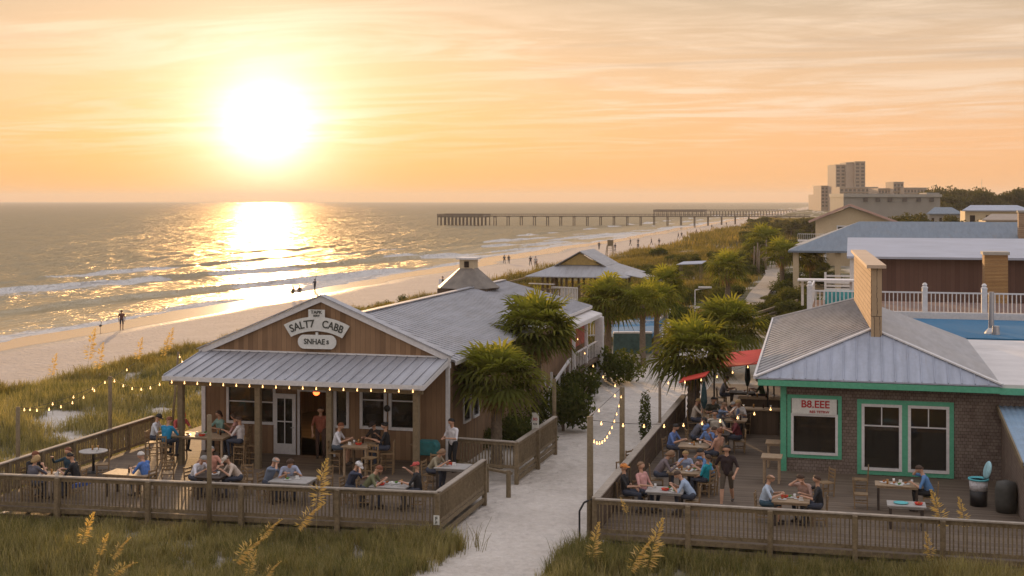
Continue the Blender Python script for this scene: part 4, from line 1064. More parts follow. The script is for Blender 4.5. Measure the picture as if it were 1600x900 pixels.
palm('palm left of the boardwalk top', 1180, 388, 195, 2.0, v=2, small=True)
# narrow potted evergreen on the cafe railing
cy_ = root('potted_cypress', 'narrow leafy column shrub strung with lights beside the cafe railing', 'shrub', atd(1008, 690, 51.5))
x, y, z = cy_.location; cy_.location.z = G(x, y)
V, T, t_ = leafcloud((0, 0, 1.5), (.28, .28, 1.35), 1500, .05); mobj('foliage', fastmesh('foliage', V, T, M['bush'], t_), parent=cy_)
MB(True).tube((0, 0, -.1), (0, 0, 1.2), .04, .03, 8).build('stem', M['bark'], cy_)

# shrubs, near to far
for (px, py_, dd_, s, hs, lab) in ((735, 668, 54, 1.2, .8, 'dark shrub below the corner palm against the cedar side wall'),
                               (812, 655, 54.5, 1.3, .9, 'dark spreading shrub right of the corner palm trunk'),
                               (880, 645, 58, 1.75, 1.0, 'large dark shrub bulging over the edge of the sand path'),
                               (905, 610, 66, 1.6, .9, 'dark shrub beneath the white stair posts'),
                               (950, 598, 74, 2.1, .9, 'rounded green shrub at the bend of the sand path'),
                               (700, 700, 49.0, .6, .8, 'small dark shrub at the restaurant corner'),
                               (845, 690, 54.5, 1.1, .8, 'low dark shrub behind the tall square post')):
    x, y, z = atd(px, py_, dd_); bush(x, y, s, lab, hs=hs * 1.25)
k = 0
for i in range(400):
    if k >= 130: break
    px = rng.uniform(1000, 1290); dd_ = rng.uniform(88, 235); x, y, z = atd(px, 313, dd_)
    if abs(x + 10.2) < 1.7 and 120 < y < 215: continue
    if x < crest(y) + 14 and rng.uniform() < .8: continue
    if -17 < x < -4 and y < 98: continue
    if x > -6 and y < 96: continue
    bush(x, y, rng.uniform(.9, 2.1), 'rounded olive shrub among the scrub between the pool and the far houses', 'shrubs in the scrub beyond the pool', 'bush_gold' if rng.uniform() < .6 else 'bush', hs=rng.uniform(.7, 1.1)); k += 1
for i in range(60):
    px = rng.uniform(1150, 1300); dd_ = rng.uniform(235, 620); x, y, z = atd(px, 313, dd_)
    bush(x, y, rng.uniform(2, 3.8), 'hazy clump of coastal scrub towards the hotel towers', 'scrub clumps before the towers', 'bush_gold', hs=.75)
# row of far trees on the right horizon
TREE = []
for v in range(3):
    Vs, Ts, ts = [], [], []; o = 0
    for k in range(8):
        c = (rng.normal(0, 1.7), rng.normal(0, 1.2), 4.6 + rng.normal(0, .8)); r_ = rng.uniform(1.3, 2.1)
        V, T, t_ = leafcloud(c, (r_, r_, r_ * .75), 420, .24); Vs.append(V); Ts.append(T + o); ts.append(t_); o += len(V)
    TREE.append(fastmesh('crown', np.concatenate(Vs), np.concatenate(Ts), M['far_tree'], np.concatenate(ts)))
TRK = MB(True).tube((0, 0, -.3), (.1, 0, 4), .3, .18, 8).tube((.05, 0, 2.4), (1.2, .3, 4.6), .13, .07, 6).tube((.05, 0, 2.6), (-1.1, -.2, 4.7), .13, .07, 6)
tk = TRK.build('trunk', M['bark']); TRK_ME = tk.data; bpy.data.objects.remove(tk)
def tree(px, dd_, s, label, group=None, hs=1):
    x, y, z = atd(px, 313, dd_); rt_ = root('leafy_tree', label, 'tree', (x, y, G(x, y) - .2), rng.uniform(0, 6.28), group); rt_.scale = (s, s, s * hs)
    mobj('crown', TREE[int(rng.integers(3))], parent=rt_); mobj('trunk', TRK_ME, parent=rt_)
for i in range(46):
    tree(1455 + i * 5.0 + rng.uniform(-4, 4), rng.uniform(420, 560), rng.uniform(1.5, 2.05), 'tree in the dark hazy wood along the right horizon', 'trees on the right horizon')
for (px, dd_, s) in ((1400, 235, 1.05), (1412, 250, 1.1), (1425, 230, .95), (1440, 240, 1.0), (1452, 228, .85), (1470, 222, 1.0), (1485, 226, 1.15), (1500, 235, 1.0), (1520, 222, .95), (1540, 236, .95), (1560, 226, .8), (1388, 240, .8), (1455, 260, 1.15), (1475, 260, .9)):
    tree(px, dd_, s * .95, 'bushy tree behind the long blue grey roof', 'trees behind the long blue grey roof')
for i in range(14):
    tree(1200 + i * 7 + rng.uniform(-3, 3), rng.uniform(300, 420), rng.uniform(.6, .85), 'low tree in the belt before the gabled house', 'low trees before the gabled house')

# ------------------------------------------------------------------ sea oats in the foreground
def plume_mesh(seed, L=.62, bend=.25, nsp=105):
    r2 = np.random.default_rng(seed); V = []; T = []
    for k in range(nsp):
        t_ = r2.uniform(0, 1) ** .9; c = np.array([bend * t_ * t_ * L, 0, L * t_]); t_ = (k + r2.uniform(0, 1)) / nsp; c = np.array([bend * t_ * t_ * L, 0, L * t_]); hang = (.20 * (1.05 - t_) ** .7 * min(1, .45 + t_ * 2)) * r2.uniform(.6, 1.15)
        a = r2.normal(.1, .5); dv = np.array([math.cos(a) * (1 if r2.uniform() < .8 else -.5), math.sin(a) * .6, -.15 + .9 * t_ + r2.normal(0, .2)]); dv /= np.linalg.norm(dv)
        e = c + dv * hang; s = np.cross(dv, r2.normal(size=3)); s = s / np.linalg.norm(s) * .0105
        i = len(V); m = (c * .4 + e * .6); V += [c, m + s, e, m - s]; T.append([i, i + 1, i + 2, i + 3])
    return fastmesh('plume', np.array(V), np.array(T), M['oat'], r2.uniform(0, 1, len(V)))
PM = [plume_mesh(11, .60, .35), plume_mesh(12, .62, .15), plume_mesh(13, .52, .5)]
def oat(px, pyb, pyt, dxp, dd_, label, v):
    """plume base pixel px,pyb ; tip at px+dxp, pyt"""
    x, y, z = atd(px, pyb, dd_); g0 = G(x, y)
    rt_ = root('sea_oat', label, 'sea oats', (x, y, g0)); h_ = z - g0
    mb = MB(True); P0 = Vector((-dxp / 90 * .5, 0, 0)); prev = P0
    for k in range(1, 9):
        t_ = k / 8; q = Vector((P0.x * (1 - t_) ** 1.5, 0, h_ * t_)); mb.tube(prev, q, .007, .006, 5, False); prev = q
    mb.build('stem', M['stalk'], rt_)
    p = mobj('plume', PM[v], (0, 0, h_), rt_); L = (pyb - pyt) * dd_ / F / .6 * 1.3; p.scale = (L, L, L)
    lean = math.atan2(dxp, pyb - pyt); p.rotation_euler = (0, lean * .72, TH + (0 if dxp >= 0 else math.pi))
    if dxp < 0: p.rotation_euler = (0, -lean * .72, TH + math.pi)
    lv = MB(True)
    for k in range(7):
        a = rng.uniform(0, 6.28); hh = rng.uniform(.4, .9); lv.add([(P0.x - .01, 0, 0), (P0.x + .01, 0, 0), (P0.x + math.cos(a) * .25, math.sin(a) * .25, hh), ], [(0, 1, 2)])
    lv.build('leaves', M['stalk'], rt_)
M['stalk'] = plain('dry stalk', (.30, .24, .10), .8, .3)
oats = [(495, 790, 735, 6, 'pale upright plume crossing the deck rail left of centre', 1, 36.4), (465, 825, 783, 34, 'arched golden plume just below the pale upright one', 0, 35.6),
        (408, 840, 808, 28, 'small arched golden plume between two larger ones', 0, 35), (368, 880, 830, 32, 'broad golden plume left of the small arched one', 2, 34.5),
        (387, 900, 868, 8, 'golden plume cut off at the bottom edge, left of a leaning one', 1, 34), (412, 905, 876, 20, 'leaning golden plume at the bottom edge of the grass', 0, 33.8),
        (127, 848, 810, 14, 'upper left golden plume against the grass', 1, 35.5), (155, 866, 840, 10, 'slim small plume right of the upper left one', 1, 35), (175, 872, 840, 20, 'arched plume above the large lower left one', 0, 35),
        (172, 902, 864, 42, 'large drooping golden plume at the lower left', 2, 34), (142, 905, 882, 10, 'little golden tip at the bottom left edge', 1, 33.8),
        (925, 878, 832, 2, 'upright golden plume by the cafe corner post', 1, 35.5), (985, 892, 846, 18, 'broad golden plume in the middle of the cafe grass', 0, 34.8), (1013, 886, 828, 12, 'long thin plume right of the broad cafe one', 1, 35.2),
        (1474, 822, 778, -12, 'tall golden plume crossing the cafe rail on the right', 1, 36.5), (1508, 822, 788, -4, 'slender golden plume furthest right over the cafe rail', 1, 36.5), (1455, 874, 842, -3, 'short pointed golden plume below the cafe railing', 1, 35.4),
        (980, 800, 782, -8, 'small yellow blade like plume in front of the cafe rail end', 1, 36.5)]
for (px, b, t_, dxp, lab, v, dd_) in oats: oat(px, b, t_, dxp, dd_, lab, v)
for i, (px, b, t_) in enumerate(((138, 560, 525), (152, 575, 545), (262, 545, 520), (255, 555, 532), (80, 585, 560), (214, 560, 535))):
    x, y, z = at(px, b + 30, -.9); dd_ = F * (H + .9) / (b + 30 - HY); oat(px, b, t_, 4, dd_, 'thin sea oat standing above the golden crest of the left dune', 1)
for o in list(col.objects):
    if o.name.startswith('sea_oat') and o['label'].startswith('thin sea oat'): o['group'] = 'sea oats on the left dune crest'

# ------------------------------------------------------------------ middle distance: pavilion, pool, boardwalk
pv = root('beach_pavilion', 'open timber beach pavilion with sweeping grey gablet roof', 'pavilion', (-24.5, 126, -.6))
px0, px1, py0, py1 = -29.4, -20.8, 121.5, 131.5
MB().box(px0 - 2.5, px1 + .5, py0 - 1, py1, .10, .28).build('pavilion_floor', M['deck'], pv)
pm = MB()
for x in np.linspace(px0 + .8, px1 - .8, 7):
    for y in (py0 + .8, py1 - .8): MB().box(x - .1, x + .1, y - .1, y + .1, -.6, 2.6).build('pavilion_post', M['post'], pv)
for y in np.linspace(py0 + .8, py1 - .8, 5)[1:-1]:
    for x in (px0 + .8, px1 - .8): MB().box(x - .1, x + .1, y - .1, y + .1, -.6, 2.6).build('pavilion_post', M['post'], pv)
rm = MB(); cxp, cyp = (px0 + px1) / 2, (py0 + py1) / 2
e = [(px0 - .6, py0 - .6, 2.5), (px1 + .6, py0 - .6, 2.5), (px1 + .6, py1 + .6, 2.5), (px0 - .6, py1 + .6, 2.5)]
mid = [(cxp - 2.3, cyp - 3.2, 3.5), (cxp + 2.3, cyp - 3.2, 3.5), (cxp + 2.3, cyp + 3.2, 3.5), (cxp - 2.3, cyp + 3.2, 3.5)]
for i in range(4): rm.prism([e[i], e[(i + 1) % 4], mid[(i + 1) % 4], mid[i]], (0, 0, -.08))
rd = [(cxp, cyp - 3.6, 4.85), (cxp, cyp + 3.4, 4.85)]
rm.prism([(cxp - 2.5, cyp - 3.6, 3.45), rd[0], rd[1], (cxp - 2.5, cyp + 3.4, 3.45)], (0, 0, -.08)); rm.prism([(cxp + 2.5, cyp - 3.6, 3.45), rd[0], rd[1], (cxp + 2.5, cyp + 3.4, 3.45)], (0, 0, -.08))
rm.build('pavilion_roof', M['metal_roof_dark'], pv)
MB().prism([(cxp - 1.9, cyp - 3.35, 3.52), (cxp + 1.9, cyp - 3.35, 3.52), (cxp, cyp - 3.35, 4.65)], (0, .1, 0)).build('gablet', plain('yellow gablet boards', (.40, .28, .10), .8, .2, 4), pv)  # gablet boards coloured one yellow throughout
wp = MB()
wp.prism([(px1 - .2, py0 + 1, 2.75), (px1 + 3.6, py0 + 1.8, 2.05), (px1 + 3.0, py0 + 6, 2.15), (px1 - .2, py0 + 6, 2.9)], (0, 0, -.06)); wp.build('awning_roof', M['metal_roof'], pv)
mb = MB()
for i in range(33): x = px0 + .2 + i * .25; mb.box(x, x + .08, py0 - .5, py0 - .44, .3, 1.25)
mb.box(px0, px1, py0 - .53, py0 - .41, 1.25, 1.36).box(px0, px1, py0 - .5, py0 - .44, .3, .4); mb.build('pavilion_railing', M['rail'], pv)
MB().bar((px0 - .5, py0 - .6, 2.35), (px0 - 8, py0 - .6 - 2, .5), .3, .14).bar((px0 - 3, 124, 1.3), (px0 - 8, 124, .2), .3, .1).build('ramp_rail', M['rail'], pv)
wf = root('white_fence', 'white picket fence section beyond the metal roof of the restaurant', 'fence', (*at(880, 466, .2)[:2], -.5))
a = at(862, 468, .3); b = at(902, 470, .3); mb = MB()
A_, B_ = Vector(a), Vector(b)
for i in range(17): p = A_.lerp(B_, i / 16); mb.box(p.x - .05, p.x + .05, p.y, p.y + .05, -.5, 1.5)
mb.bar(A_ + Vector((0, 0, 1.2)), B_ + Vector((0, 0, 1.2)), .09, .12); mb.bar(A_ + Vector((0, 0, .1)), B_ + Vector((0, 0, .1)), .09, .12); mb.build('pickets', M['white'], wf)
MB().bar(A_ + Vector((-2.2, 0, 1.5)), A_ + Vector((.3, 0, 1.45)), .5, .08).build('ledge', M['white'], wf)

# pool court beside the slim palms
pc = root('pool_court', 'small pool enclosure with white railings and a teal pool wall', 'pool', (-13.5, 88, -.5))
a, b, c = at(940, 525, 0), at(1028, 522, 0), at(1047, 503, 0)
def railrow(a, b, z0, h_, parent, m_='white', step=.22, name='railing'):
    A_, B_ = Vector((a[0], a[1], z0)), Vector((b[0], b[1], z0)); L_ = (B_ - A_).length; mb = MB(); k_ = max(2, int(L_ / step))
    for i in range(k_ + 1): p = A_.lerp(B_, i / k_); mb.box(p.x - .025, p.x + .025, p.y - .02, p.y + .02, z0, z0 + h_)
    mb.bar(A_ + Vector((0, 0, h_)), B_ + Vector((0, 0, h_)), .09, .08); mb.bar(A_ + Vector((0, 0, .1)), B_ + Vector((0, 0, .1)), .06, .08)
    return mb.build(name, M[m_], parent)
railrow(a, b, 0, 1.0, pc); railrow(b, c, 0, 1.0, pc); railrow(at(905, 527, 0), a, 0, 1.0, pc)
a2, b2 = at(930, 568, -.5), at(1000, 572, -.5)
mb = MB().bar((a2[0], a2[1], -.15), (b2[0], b2[1], -.15), .3, .7); mb.build('curb_wall', M['concrete'], pc)
q0, q1 = at(958, 552, -.4), at(1018, 552, -.4)
MB().bar((q0[0], q0[1], .25), (q1[0], q1[1], .25), .15, 1.3).build('pool_wall', plain('grey teal tiles', (.07, .15, .16), .6, .3, 3), pc)
MB().bar((q0[0], q0[1] + .2, .95), (q1[0], q1[1] + .2, .95), .5, .1).build('coping', M['white'], pc)
MB().prism([(q0[0], q0[1] + .4, .86), (q1[0], q1[1] + .4, .86), (c[0], c[1] - 1, .86), (a[0], a[1] - 1, .86)], (0, 0, -.3)).build('pool_water', M['pool'], pc)
MB().bar((b[0], b[1], -.1), (c[0], c[1], -.1), .6, .6).bar((c[0], c[1], -.1), (c[0] + 3, c[1] + .4, -.1), .6, .6).build('curb_wall', M['white'], pc)
pt = root('picnic_shade', 'small flat white picnic shade standing on the green dune', 'shade', (*at(1078, 436, -.2)[:2], -.4))
x, y, z = pt.location; z = G(x, y); pt.location.z = z
MB().prism([(x - 1.6, y - 1, 2.35 + z), (x + 1.6, y - 1, 2.5 + z), (x + 1.9, y + 1.6, 2.75 + z), (x - 1.0, y + 1.6, 2.6 + z)], (0, 0, .08)).build('shade_roof', M['pale_roof'], pt)
mb = MB()
for u in (-1.2, 1.3):
    for v in (-.8, 1.2): MB().box(x + u, x + u + .1, y + v, y + v + .1, z - .1, z + 2.5).build('shade_post', M['post'], pt)
ls = root('path_lamp', 'white bent arm lamp post in the scrub near the pool', 'lamp post', (*at(1086, 500, -.5)[:2], -.5)); x, y, z = ls.location; z = G(x, y); ls.location.z = z
MB().tube((x, y, z), (x, y, z + 2.6), .06, .05).tube((x, y, z + 2.6), (x + 1.1, y, z + 2.8), .05, .04).build('pole', M['white'], ls)
MB().box(x + .3, x + 1.4, y - .18, y + .18, z + 2.78, z + 2.9).build('lamp_head', M['white'], ls)
ww = MB(); wpts = [(1176, 478), (1186, 458), (1200, 442), (1208, 428), (1205, 414), (1196, 402)]
wl_ = [Vector(at(p[0], p[1], -.1)) for p in wpts]
for p, q in zip(wl_[:-1], wl_[1:]):
    k_ = max(2, int((q - p).length / .34))
    for i in range(k_):
        c = p.lerp(q, (i + .5) / k_); ww.box(c.x - 1.0, c.x + 1.0, c.y - .14, c.y + .14, -.15 + G(c.x, c.y) * 0, -.06)
tag(ww.build('boardwalk', M['rail_top']), 'bleached grey boardwalk winding up through the scrub', 'boardwalk', kind='structure')
# rough timber steps and rails right of it
tr_ = root('timber_fence', 'low stacked timber rails beside the boardwalk foot', 'fence', (*at(1215, 485, -.4)[:2], -.5))
a, b = Vector(at(1180, 498, .1)), Vector(at(1246, 478, .1))
for k in range(3): MB().bar(a + Vector((0, 0, -.5 + .45 * k)), b + Vector((0, 0, -.4 + .45 * k)), .15, .2).build('rail', M['rail'], tr_)
for k in range(9):
    p = Vector(at(1140 + rng.uniform(35, 60), 420 - rng.uniform(0, 18), .4)); x, y = p.x, p.y; z = G(x, y)
    rt_ = root('dead_tree', 'bare slender tree trunk standing by the top of the boardwalk', 'tree', (x, y, z), group='bare trunks by the boardwalk'); h_ = rng.uniform(3, 4.8)
    MB(True).tube((0, 0, -.2), (.1, 0, h_), .14, .09, 8).build('trunk', M['bark'], rt_, True)
    MB(True).bar((.05, 0, h_ * .7), (.6, .1, h_ * .95), .05, .05).bar((.05, 0, h_ * .6), (-.5, .1, h_ * .85), .05, .05).build('branches', M['bark'], rt_)
# red awning beside the cafe
ra = root('red_awning', 'flat red canvas awning beside the metal hip roof', 'awning', (-4.5, 60, 0))
MB().prism([(-6.4, 57.4, 2.3), (-3.45, 57.4, 2.7), (-3.45, 63.2, 2.7), (-6.4, 63.2, 2.3)], (0, 0, .04)).build('canvas', M['red'], ra)
mb = MB()
for x, y in ((-5.8, 57.7), (-5.8, 62.4), (-3.5, 57.7), (-3.5, 62.4)): mb.tube((x, y, 0), (x, y, 2.4), .04, n=6)
mb.build('awning_frame', M['black'], ra)
MB().prism([(-6.9, 54.2, 2.15), (-5.8, 54.2, 2.45), (-5.8, 55.8, 2.45), (-6.9, 55.8, 2.15)], (0, 0, .04)).build('small_canvas', M['red'], ra)
MB().tube((-6.3, 55, 0), (-6.3, 55, 2.2), .03).build('canvas_pole', M['black'], ra)

# ------------------------------------------------------------------ pool deck and buildings beyond the cafe
pd = root('raised_pool', 'raised blue pool behind the white flat roof with a white balustrade', 'pool', (12, 70, -.5))
MB().box(-2.3, 34, 62.6, 84, -.5, 3.2).build('pool_terrace', M['stucco'], pd)
MB().box(2.3, 34, 62.9, 72.6, 3.203, 3.45).build('pool_water', M['pool'], pd)
MB().box(-2.3, 34, 73.2, 83.9, 3.203, 3.5).build('pool_deck', M['brown_wall'], pd)
MB().box(-2.3, 34, 73.0, 73.19, 3.203, 3.75).build('pool_wall', M['white'], pd)
for seg, (x0, x1) in enumerate([(-2.2 + 3.0 * i, .8 + 3.0 * i) for i in range(10)]):
    railrow((x0 + .12, 73.4), (x1 - .12, 73.4), 3.62, 1.15, pd, 'white', .2, 'balustrade')
    MB().box(x0 - .14, x0 + .14, 73.26, 73.54, 3.5, 5.0).lathe((x0, 73.4, 5.0), [(.17, 0), (.17, .06), (.1, .12), (.14, .2), (.05, .3)], 8).build('newel_post', M['white'], pd)
railrow((-2.2, 73.5), (-2.2, 83.5), 3.62, 1.15, pd, 'white', .25, 'balustrade')
MB().box(-1.4, 1.2, 74.5, 74.7, 3.9, 4.75).build('teal_screen', M['teal'], pd)
wt = root('pool_table', 'white slatted bench and table behind the pool balustrade', 'table', (-.4, 79, 3.5))
MB().box(-3.2, .2, 82.2, 83.6, 4.75, 4.85).build('table_top', M['white'], wt); MB().box(-3, -2.85, 83, 83.2, 3.2, 4.75).box(-.1, .05, 83, 83.2, 3.2, 4.75).build('legs', M['white'], wt)
sp = root('slatted_screen', 'white slatted screen beside the tan wall', 'screen', (1.2, 90, 0)); mb = MB()
for i in range(6): mb.box(-1.6, .3, 90, 90.08, 3.5 + i * .22, 3.62 + i * .22)
mb.box(-1.75, -1.6, 89.9, 90.1, -.5, 4.9).box(.3, .45, 89.9, 90.1, -.5, 4.9); mb.build('slats', M['white'], sp)
lb = root('long_building', 'long brown walled building with a pale sloping roof beyond the pool', 'building', (18, 100, -.5))
MB().box(.6, 48, 95, 112, -.5, 5.75).build('wall', M['brown_wall'], lb)
MB().prism([(-.3, 94.3, 5.65), (50, 94.3, 5.65), (50, 113, 6.45), (-.3, 113, 6.45)], (0, 0, .15)).build('roof', M['pale_roof'], lb)
MB().box(-.1, .35, 94.6, 95.2, -.5, 5.6).build('corner_post', M['white'], lb)
ck2 = root('brick_chimney', 'square tan brick chimney lit by the low sun', 'chimney', (11.5, 91, -.5))
CX = atd(1543, 400, 90.5)[0]
MB().box(CX - .72, CX + .72, 90.2, 91.7, -.5, 6.15).build('stack', shingle('tan brick', (.40, .23, .09), (.50, .31, .14), (.30, .17, .08), 'yz', .25, .09), ck2)
MB().box(CX - .82, CX + .82, 90.1, 91.8, 6.153, 6.35).build('cap', M['concrete'], ck2)
hb = root('hip_roof_house', 'low house with a wide blue grey hip roof on pale columns', 'house', (6, 150, -.5))
X0, X1, Y0, Y1, ZE, ZR = -6.6, 55, 144, 165, 4.3, 7.3
hb_r = MB()
c1, c2, c3, c4 = (X0, Y0, ZE), (X1, Y0, ZE), (X1, Y1, ZE), (X0, Y1, ZE); r1_, r2_ = (X0 + 7.5, (Y0 + Y1) / 2, ZR), (X1, (Y0 + Y1) / 2, ZR)
hb_r.prism([c1, c2, r2_, r1_], (0, 0, -.2)); hb_r.prism([c4, c3, r2_, r1_], (0, 0, -.2)); hb_r.prism([c1, c4, r1_], (0, 0, -.2)); hb_r.build('roof', M['blue_roof'], hb)
MB().box(X0 + 7, X1, Y0 + 6, Y1 - 2, -.5, 4.05).build('wall', M['brown_wall'], hb)
for x in (X0 + .8, X0 + 5.2, X0 + 9.5): MB().box(x - .3, x + .3, Y0 + .7, Y0 + 1.3, -.5, 4.08).build('column', M['cream'], hb)
rx = root('roof_dish', 'white satellite dish on the long blue grey roof', 'dish', (0, 0, 0)); x, y, z = atd(1530, 362, 150); rx.location = (x, y, 5.4)
MB(True).tube((0, 0, -.6), (0, 0, .6), .07).build('mast', M['white'], rx); MB(True).lathe((0, 0, .4), [(.1, 0), (.5, .2), (.75, .5)], 12).build('bowl', M['white'], rx)
for (px, lab) in ((1470, 'small white vent cap on the blue grey roof'), (1576, 'dark roof vent near the right edge of the blue grey roof')):
    x, y, z = atd(px, 368, 149); tag(MB().lathe((x, y, 5.0), [(.12, 0), (.12, .6), (.3, .65), (.26, .85)], 8).build('roof_vent', M['white'] if px < 1500 else M['black']), lab, 'vent')
gh = root('gabled_house', 'cream gabled beach house with pinkish rake boards and a balcony', 'house', (4, 205, -.5))
x0, y0, _ = atd(1268, 380, 205); x1 = x0 + 13.5; xm = x0 + 5.8
MB().prism([(x0 + .6, y0, -.5), (x1 - 1, y0, -.5), (x1 - 1, y0, 6.4), (xm, y0, 8.6), (x0 + .6, y0, 6.6)], (0, 14, 0)).build('wall', M['cream'], gh)
MB().prism([(x0 - .4, y0 - .9, 6.5), (xm, y0 - .9, 9.15), (xm, y0 + 15, 9.15), (x0 - .4, y0 + 15, 6.5)], (0, 0, -.25)).prism([(x1 + .6, y0 - .9, 6.0), (xm, y0 - .9, 9.15), (xm, y0 + 15, 9.15), (x1 + .6, y0 + 15, 6.0)], (0, 0, -.25)).build('roof', M['metal_roof_dark'], gh)
MB().bar((x0 - .4, y0 - 1, 6.35), (xm, y0 - 1, 9.0), .12, .35).bar((xm, y0 - 1, 9.0), (x1 + .6, y0 - 1, 5.85), .12, .35).build('rake_board', plain('pinkish boards', (.5, .33, .28), .7, .1), gh)
f = MB().box(x0 + 3.8, x0 + 6.2, y0 - .1, y0 - .01, 4.2, 5.8).build('window', M['white'], gh); MB().box(x0 + 4, x0 + 6, y0 - .14, y0 - .105, 4.4, 5.6).build('pane', M['glass'], f)
MB().box(x0 - 2, x0 + 7, y0 - 2.4, y0 - .3, 3.3, 3.5).build('balcony_floor', M['white'], gh)
railrow((x0 - 2, y0 - 2.3), (x0 + 7, y0 - 2.3), 3.5, 1.0, gh, 'white', .3, 'balcony_railing')
for q in (-1.8, 2, 6.5): MB().box(x0 + q, x0 + q + .3, y0 - 2.3, y0 - 2, -.5, 3.3).build('pillar', M['white'], gh)
# big grey flat topped building
gb = root('grey_building', 'wide grey flat topped building in front of the hotels', 'building', (20, 330, 0))
def blk(px0, px1, ytop, dd_, depth, parent, name, m_, zb=-1, rise=0):
    a = atd(px0, ytop, dd_); b = atd(px1, ytop + rise, dd_); dirn = Vector((fw[0], fw[1], 0)) * depth
    pts = [Vector((a[0], a[1], zb)), Vector((b[0], b[1], zb)), Vector((b[0], b[1], b[2])), Vector((a[0], a[1], a[2]))]
    return MB().prism(pts, dirn).build(name, m_, parent)
gb.location = (*atd(1395, 313, 335)[:2], -1)
blk(1318, 1469, 303, 330, 14, gb, 'wall', M['stucco'], -1, 2)
blk(1318, 1472, 302.3, 329.6, 15, gb, 'parapet', M['concrete'], 10.5, 1.4); blk(1448, 1468, 301, 332, 6, gb, 'roof_box', M['stucco'], 11, 0)
for px in (1349, 1368, 1387, 1410, 1432, 1452):
    a = atd(px, 309, 329.7); mb = MB(); mb.prism([(a[0], a[1], a[2] - 1), (a[0] + 1.1, a[1] - .28, a[2] - 1), (a[0] + 1.1, a[1] - .28, a[2]), (a[0], a[1], a[2])], (0, -.15, 0)); mb.build('window', M['tower_win'], gb)
# hotels
def hotel(px0, px1, ytop, dd_, depth, label, floors, bays, name='hotel_tower', m_='tower'):
    a = atd(px0, ytop, dd_); b = atd(px1, ytop, dd_); zt = a[2]
    rt_ = root(name, label, 'hotel', ((a[0] + b[0]) / 2, (a[1] + b[1]) / 2, -1))
    blk(px0, px1, ytop, dd_, depth, rt_, 'wall', M[m_])
    A_ = Vector((a[0], a[1], 0)); B_ = Vector((b[0], b[1], 0)); u = (B_ - A_).normalized(); n_ = Vector((-fw[0], -fw[1], 0)); L_ = (B_ - A_).length
    for k in range(bays):
        wb = MB(); s0 = L_ * (k + .18) / bays; s1 = L_ * (k + .82) / bays
        for fl in range(floors):
            z0 = zt - 2.2 - fl * 3.1; 
            if z0 < 3: break
            p = A_ + u * s0 + n_ * .06; q = A_ + u * s1 + n_ * .06
            wb.prism([Vector((p.x, p.y, z0 - 1.3)), Vector((q.x, q.y, z0 - 1.3)), Vector((q.x, q.y, z0 + .5)), Vector((p.x, p.y, z0 + .5))], n_ * .1)
        if wb.v: wb.build('window_column', M['tower_win'], rt_)
    sb_ = MB()
    for fl in range(floors + 1):
        z0 = zt - .4 - fl * 3.1
        if z0 < 3: break
        p = A_ + n_ * .05; q = B_ + n_ * .05; sb_.prism([Vector((p.x, p.y, z0 - .25)), Vector((q.x, q.y, z0 - .25)), Vector((q.x, q.y, z0)), Vector((p.x, p.y, z0))], n_ * .7)
    sb_.build('balcony_slabs', M['concrete'] if m_ == 'tower' else M[m_], rt_)
    # seaward (left) flank with its own windows
    return rt_
hotel(1306, 1336, 257, 1150, 30, 'tall brown hotel tower, left stepped half with the balconies', 14, 4)
hotel(1322, 1338, 253.6, 1146, 22, 'plain stair core standing between the two tower halves', 0, 1)
hotel(1336, 1352, 252, 1142, 26, 'highest right half of the brown hotel tower', 15, 2)
hotel(1283, 1306, 290, 1180, 30, 'lower hotel block left of the tower', 6, 4)
hotel(1274, 1283, 304, 1300, 30, 'small hazy block left of the lower hotel', 2, 2)
hotel(1312, 1372, 292, 1000, 26, 'long low hotel wing in front of the tower', 4, 9)
hotel(1372, 1397, 294, 960, 26, 'mid height hotel wing left of the roof turret', 4, 5)
hotel(1396, 1412, 284, 950, 20, 'roof turret block rising from the right hotel wing', 5, 3)
hotel(1412, 1448, 293, 940, 26, 'right hand hotel wing ending before the trees', 4, 7)
# low buildings right
def lowhouse(px0, px1, ye, yt, dd_, label, wall, roof, dp=12):
    a = atd(px0, ye, dd_); b = atd(px1, ye, dd_); rt_ = root('low_building', label, 'building', ((a[0] + b[0]) / 2, (a[1] + b[1]) / 2, -.6))
    MB().box(a[0], b[0], a[1], a[1] + dp, -.6, a[2]).build('wall', M[wall], rt_)
    zt = atd(px0, yt, dd_ + dp / 2)[2]
    MB().prism([(a[0] - .6, a[1] - .6, a[2]), (b[0] + .6, a[1] - .6, a[2]), (b[0] - 1.5, a[1] + dp / 2, zt), (a[0] + 1.5, a[1] + dp / 2, zt)], (0, 0, .2)).build('roof', M[roof], rt_)
    mb = MB()
    for i in range(4): x = a[0] + (b[0] - a[0]) * (i + .3) / 4; mb.box(x, x + (b[0] - a[0]) * .08, a[1] - .08, a[1] - .01, 1, a[2] - .8)
    mb.build('openings', M['dark'], rt_)
lowhouse(1452, 1500, 335, 325, 300, 'small building with a bright blue sloping roof among the trees', 'stucco', 'blue_roof')
lowhouse(1508, 1605, 330, 322, 255, 'tan flat roofed building with dark openings at the right edge', 'cream', 'pale_roof')
lowhouse(1540, 1640, 345, 336, 215, 'brown porch building low at the right edge', 'cream', 'tower')
rp = root('roof_pier', 'tan brick pier at the right edge of the blue grey roof', 'chimney', (0, 0, 0)); x, y, z = atd(1597, 332, 140); rp.location = (x, y, -.5)
MB(True).box(-.4, .9, -.5, .5, 0, z + .5).build('stack', M['shingle_tan'], rp); MB(True).box(-.5, 1.0, -.6, .6, z + .503, z + .7).build('cap', M['concrete'], rp)
mast = MB().tube((*atd(1534, 313, 700)[:2], -1), (*atd(1534, 313, 700)[:2], 21), .25, .1, 6); tag(mast.build('radio_mast', M['steel']), 'thin radio mast standing above the far trees', 'mast')

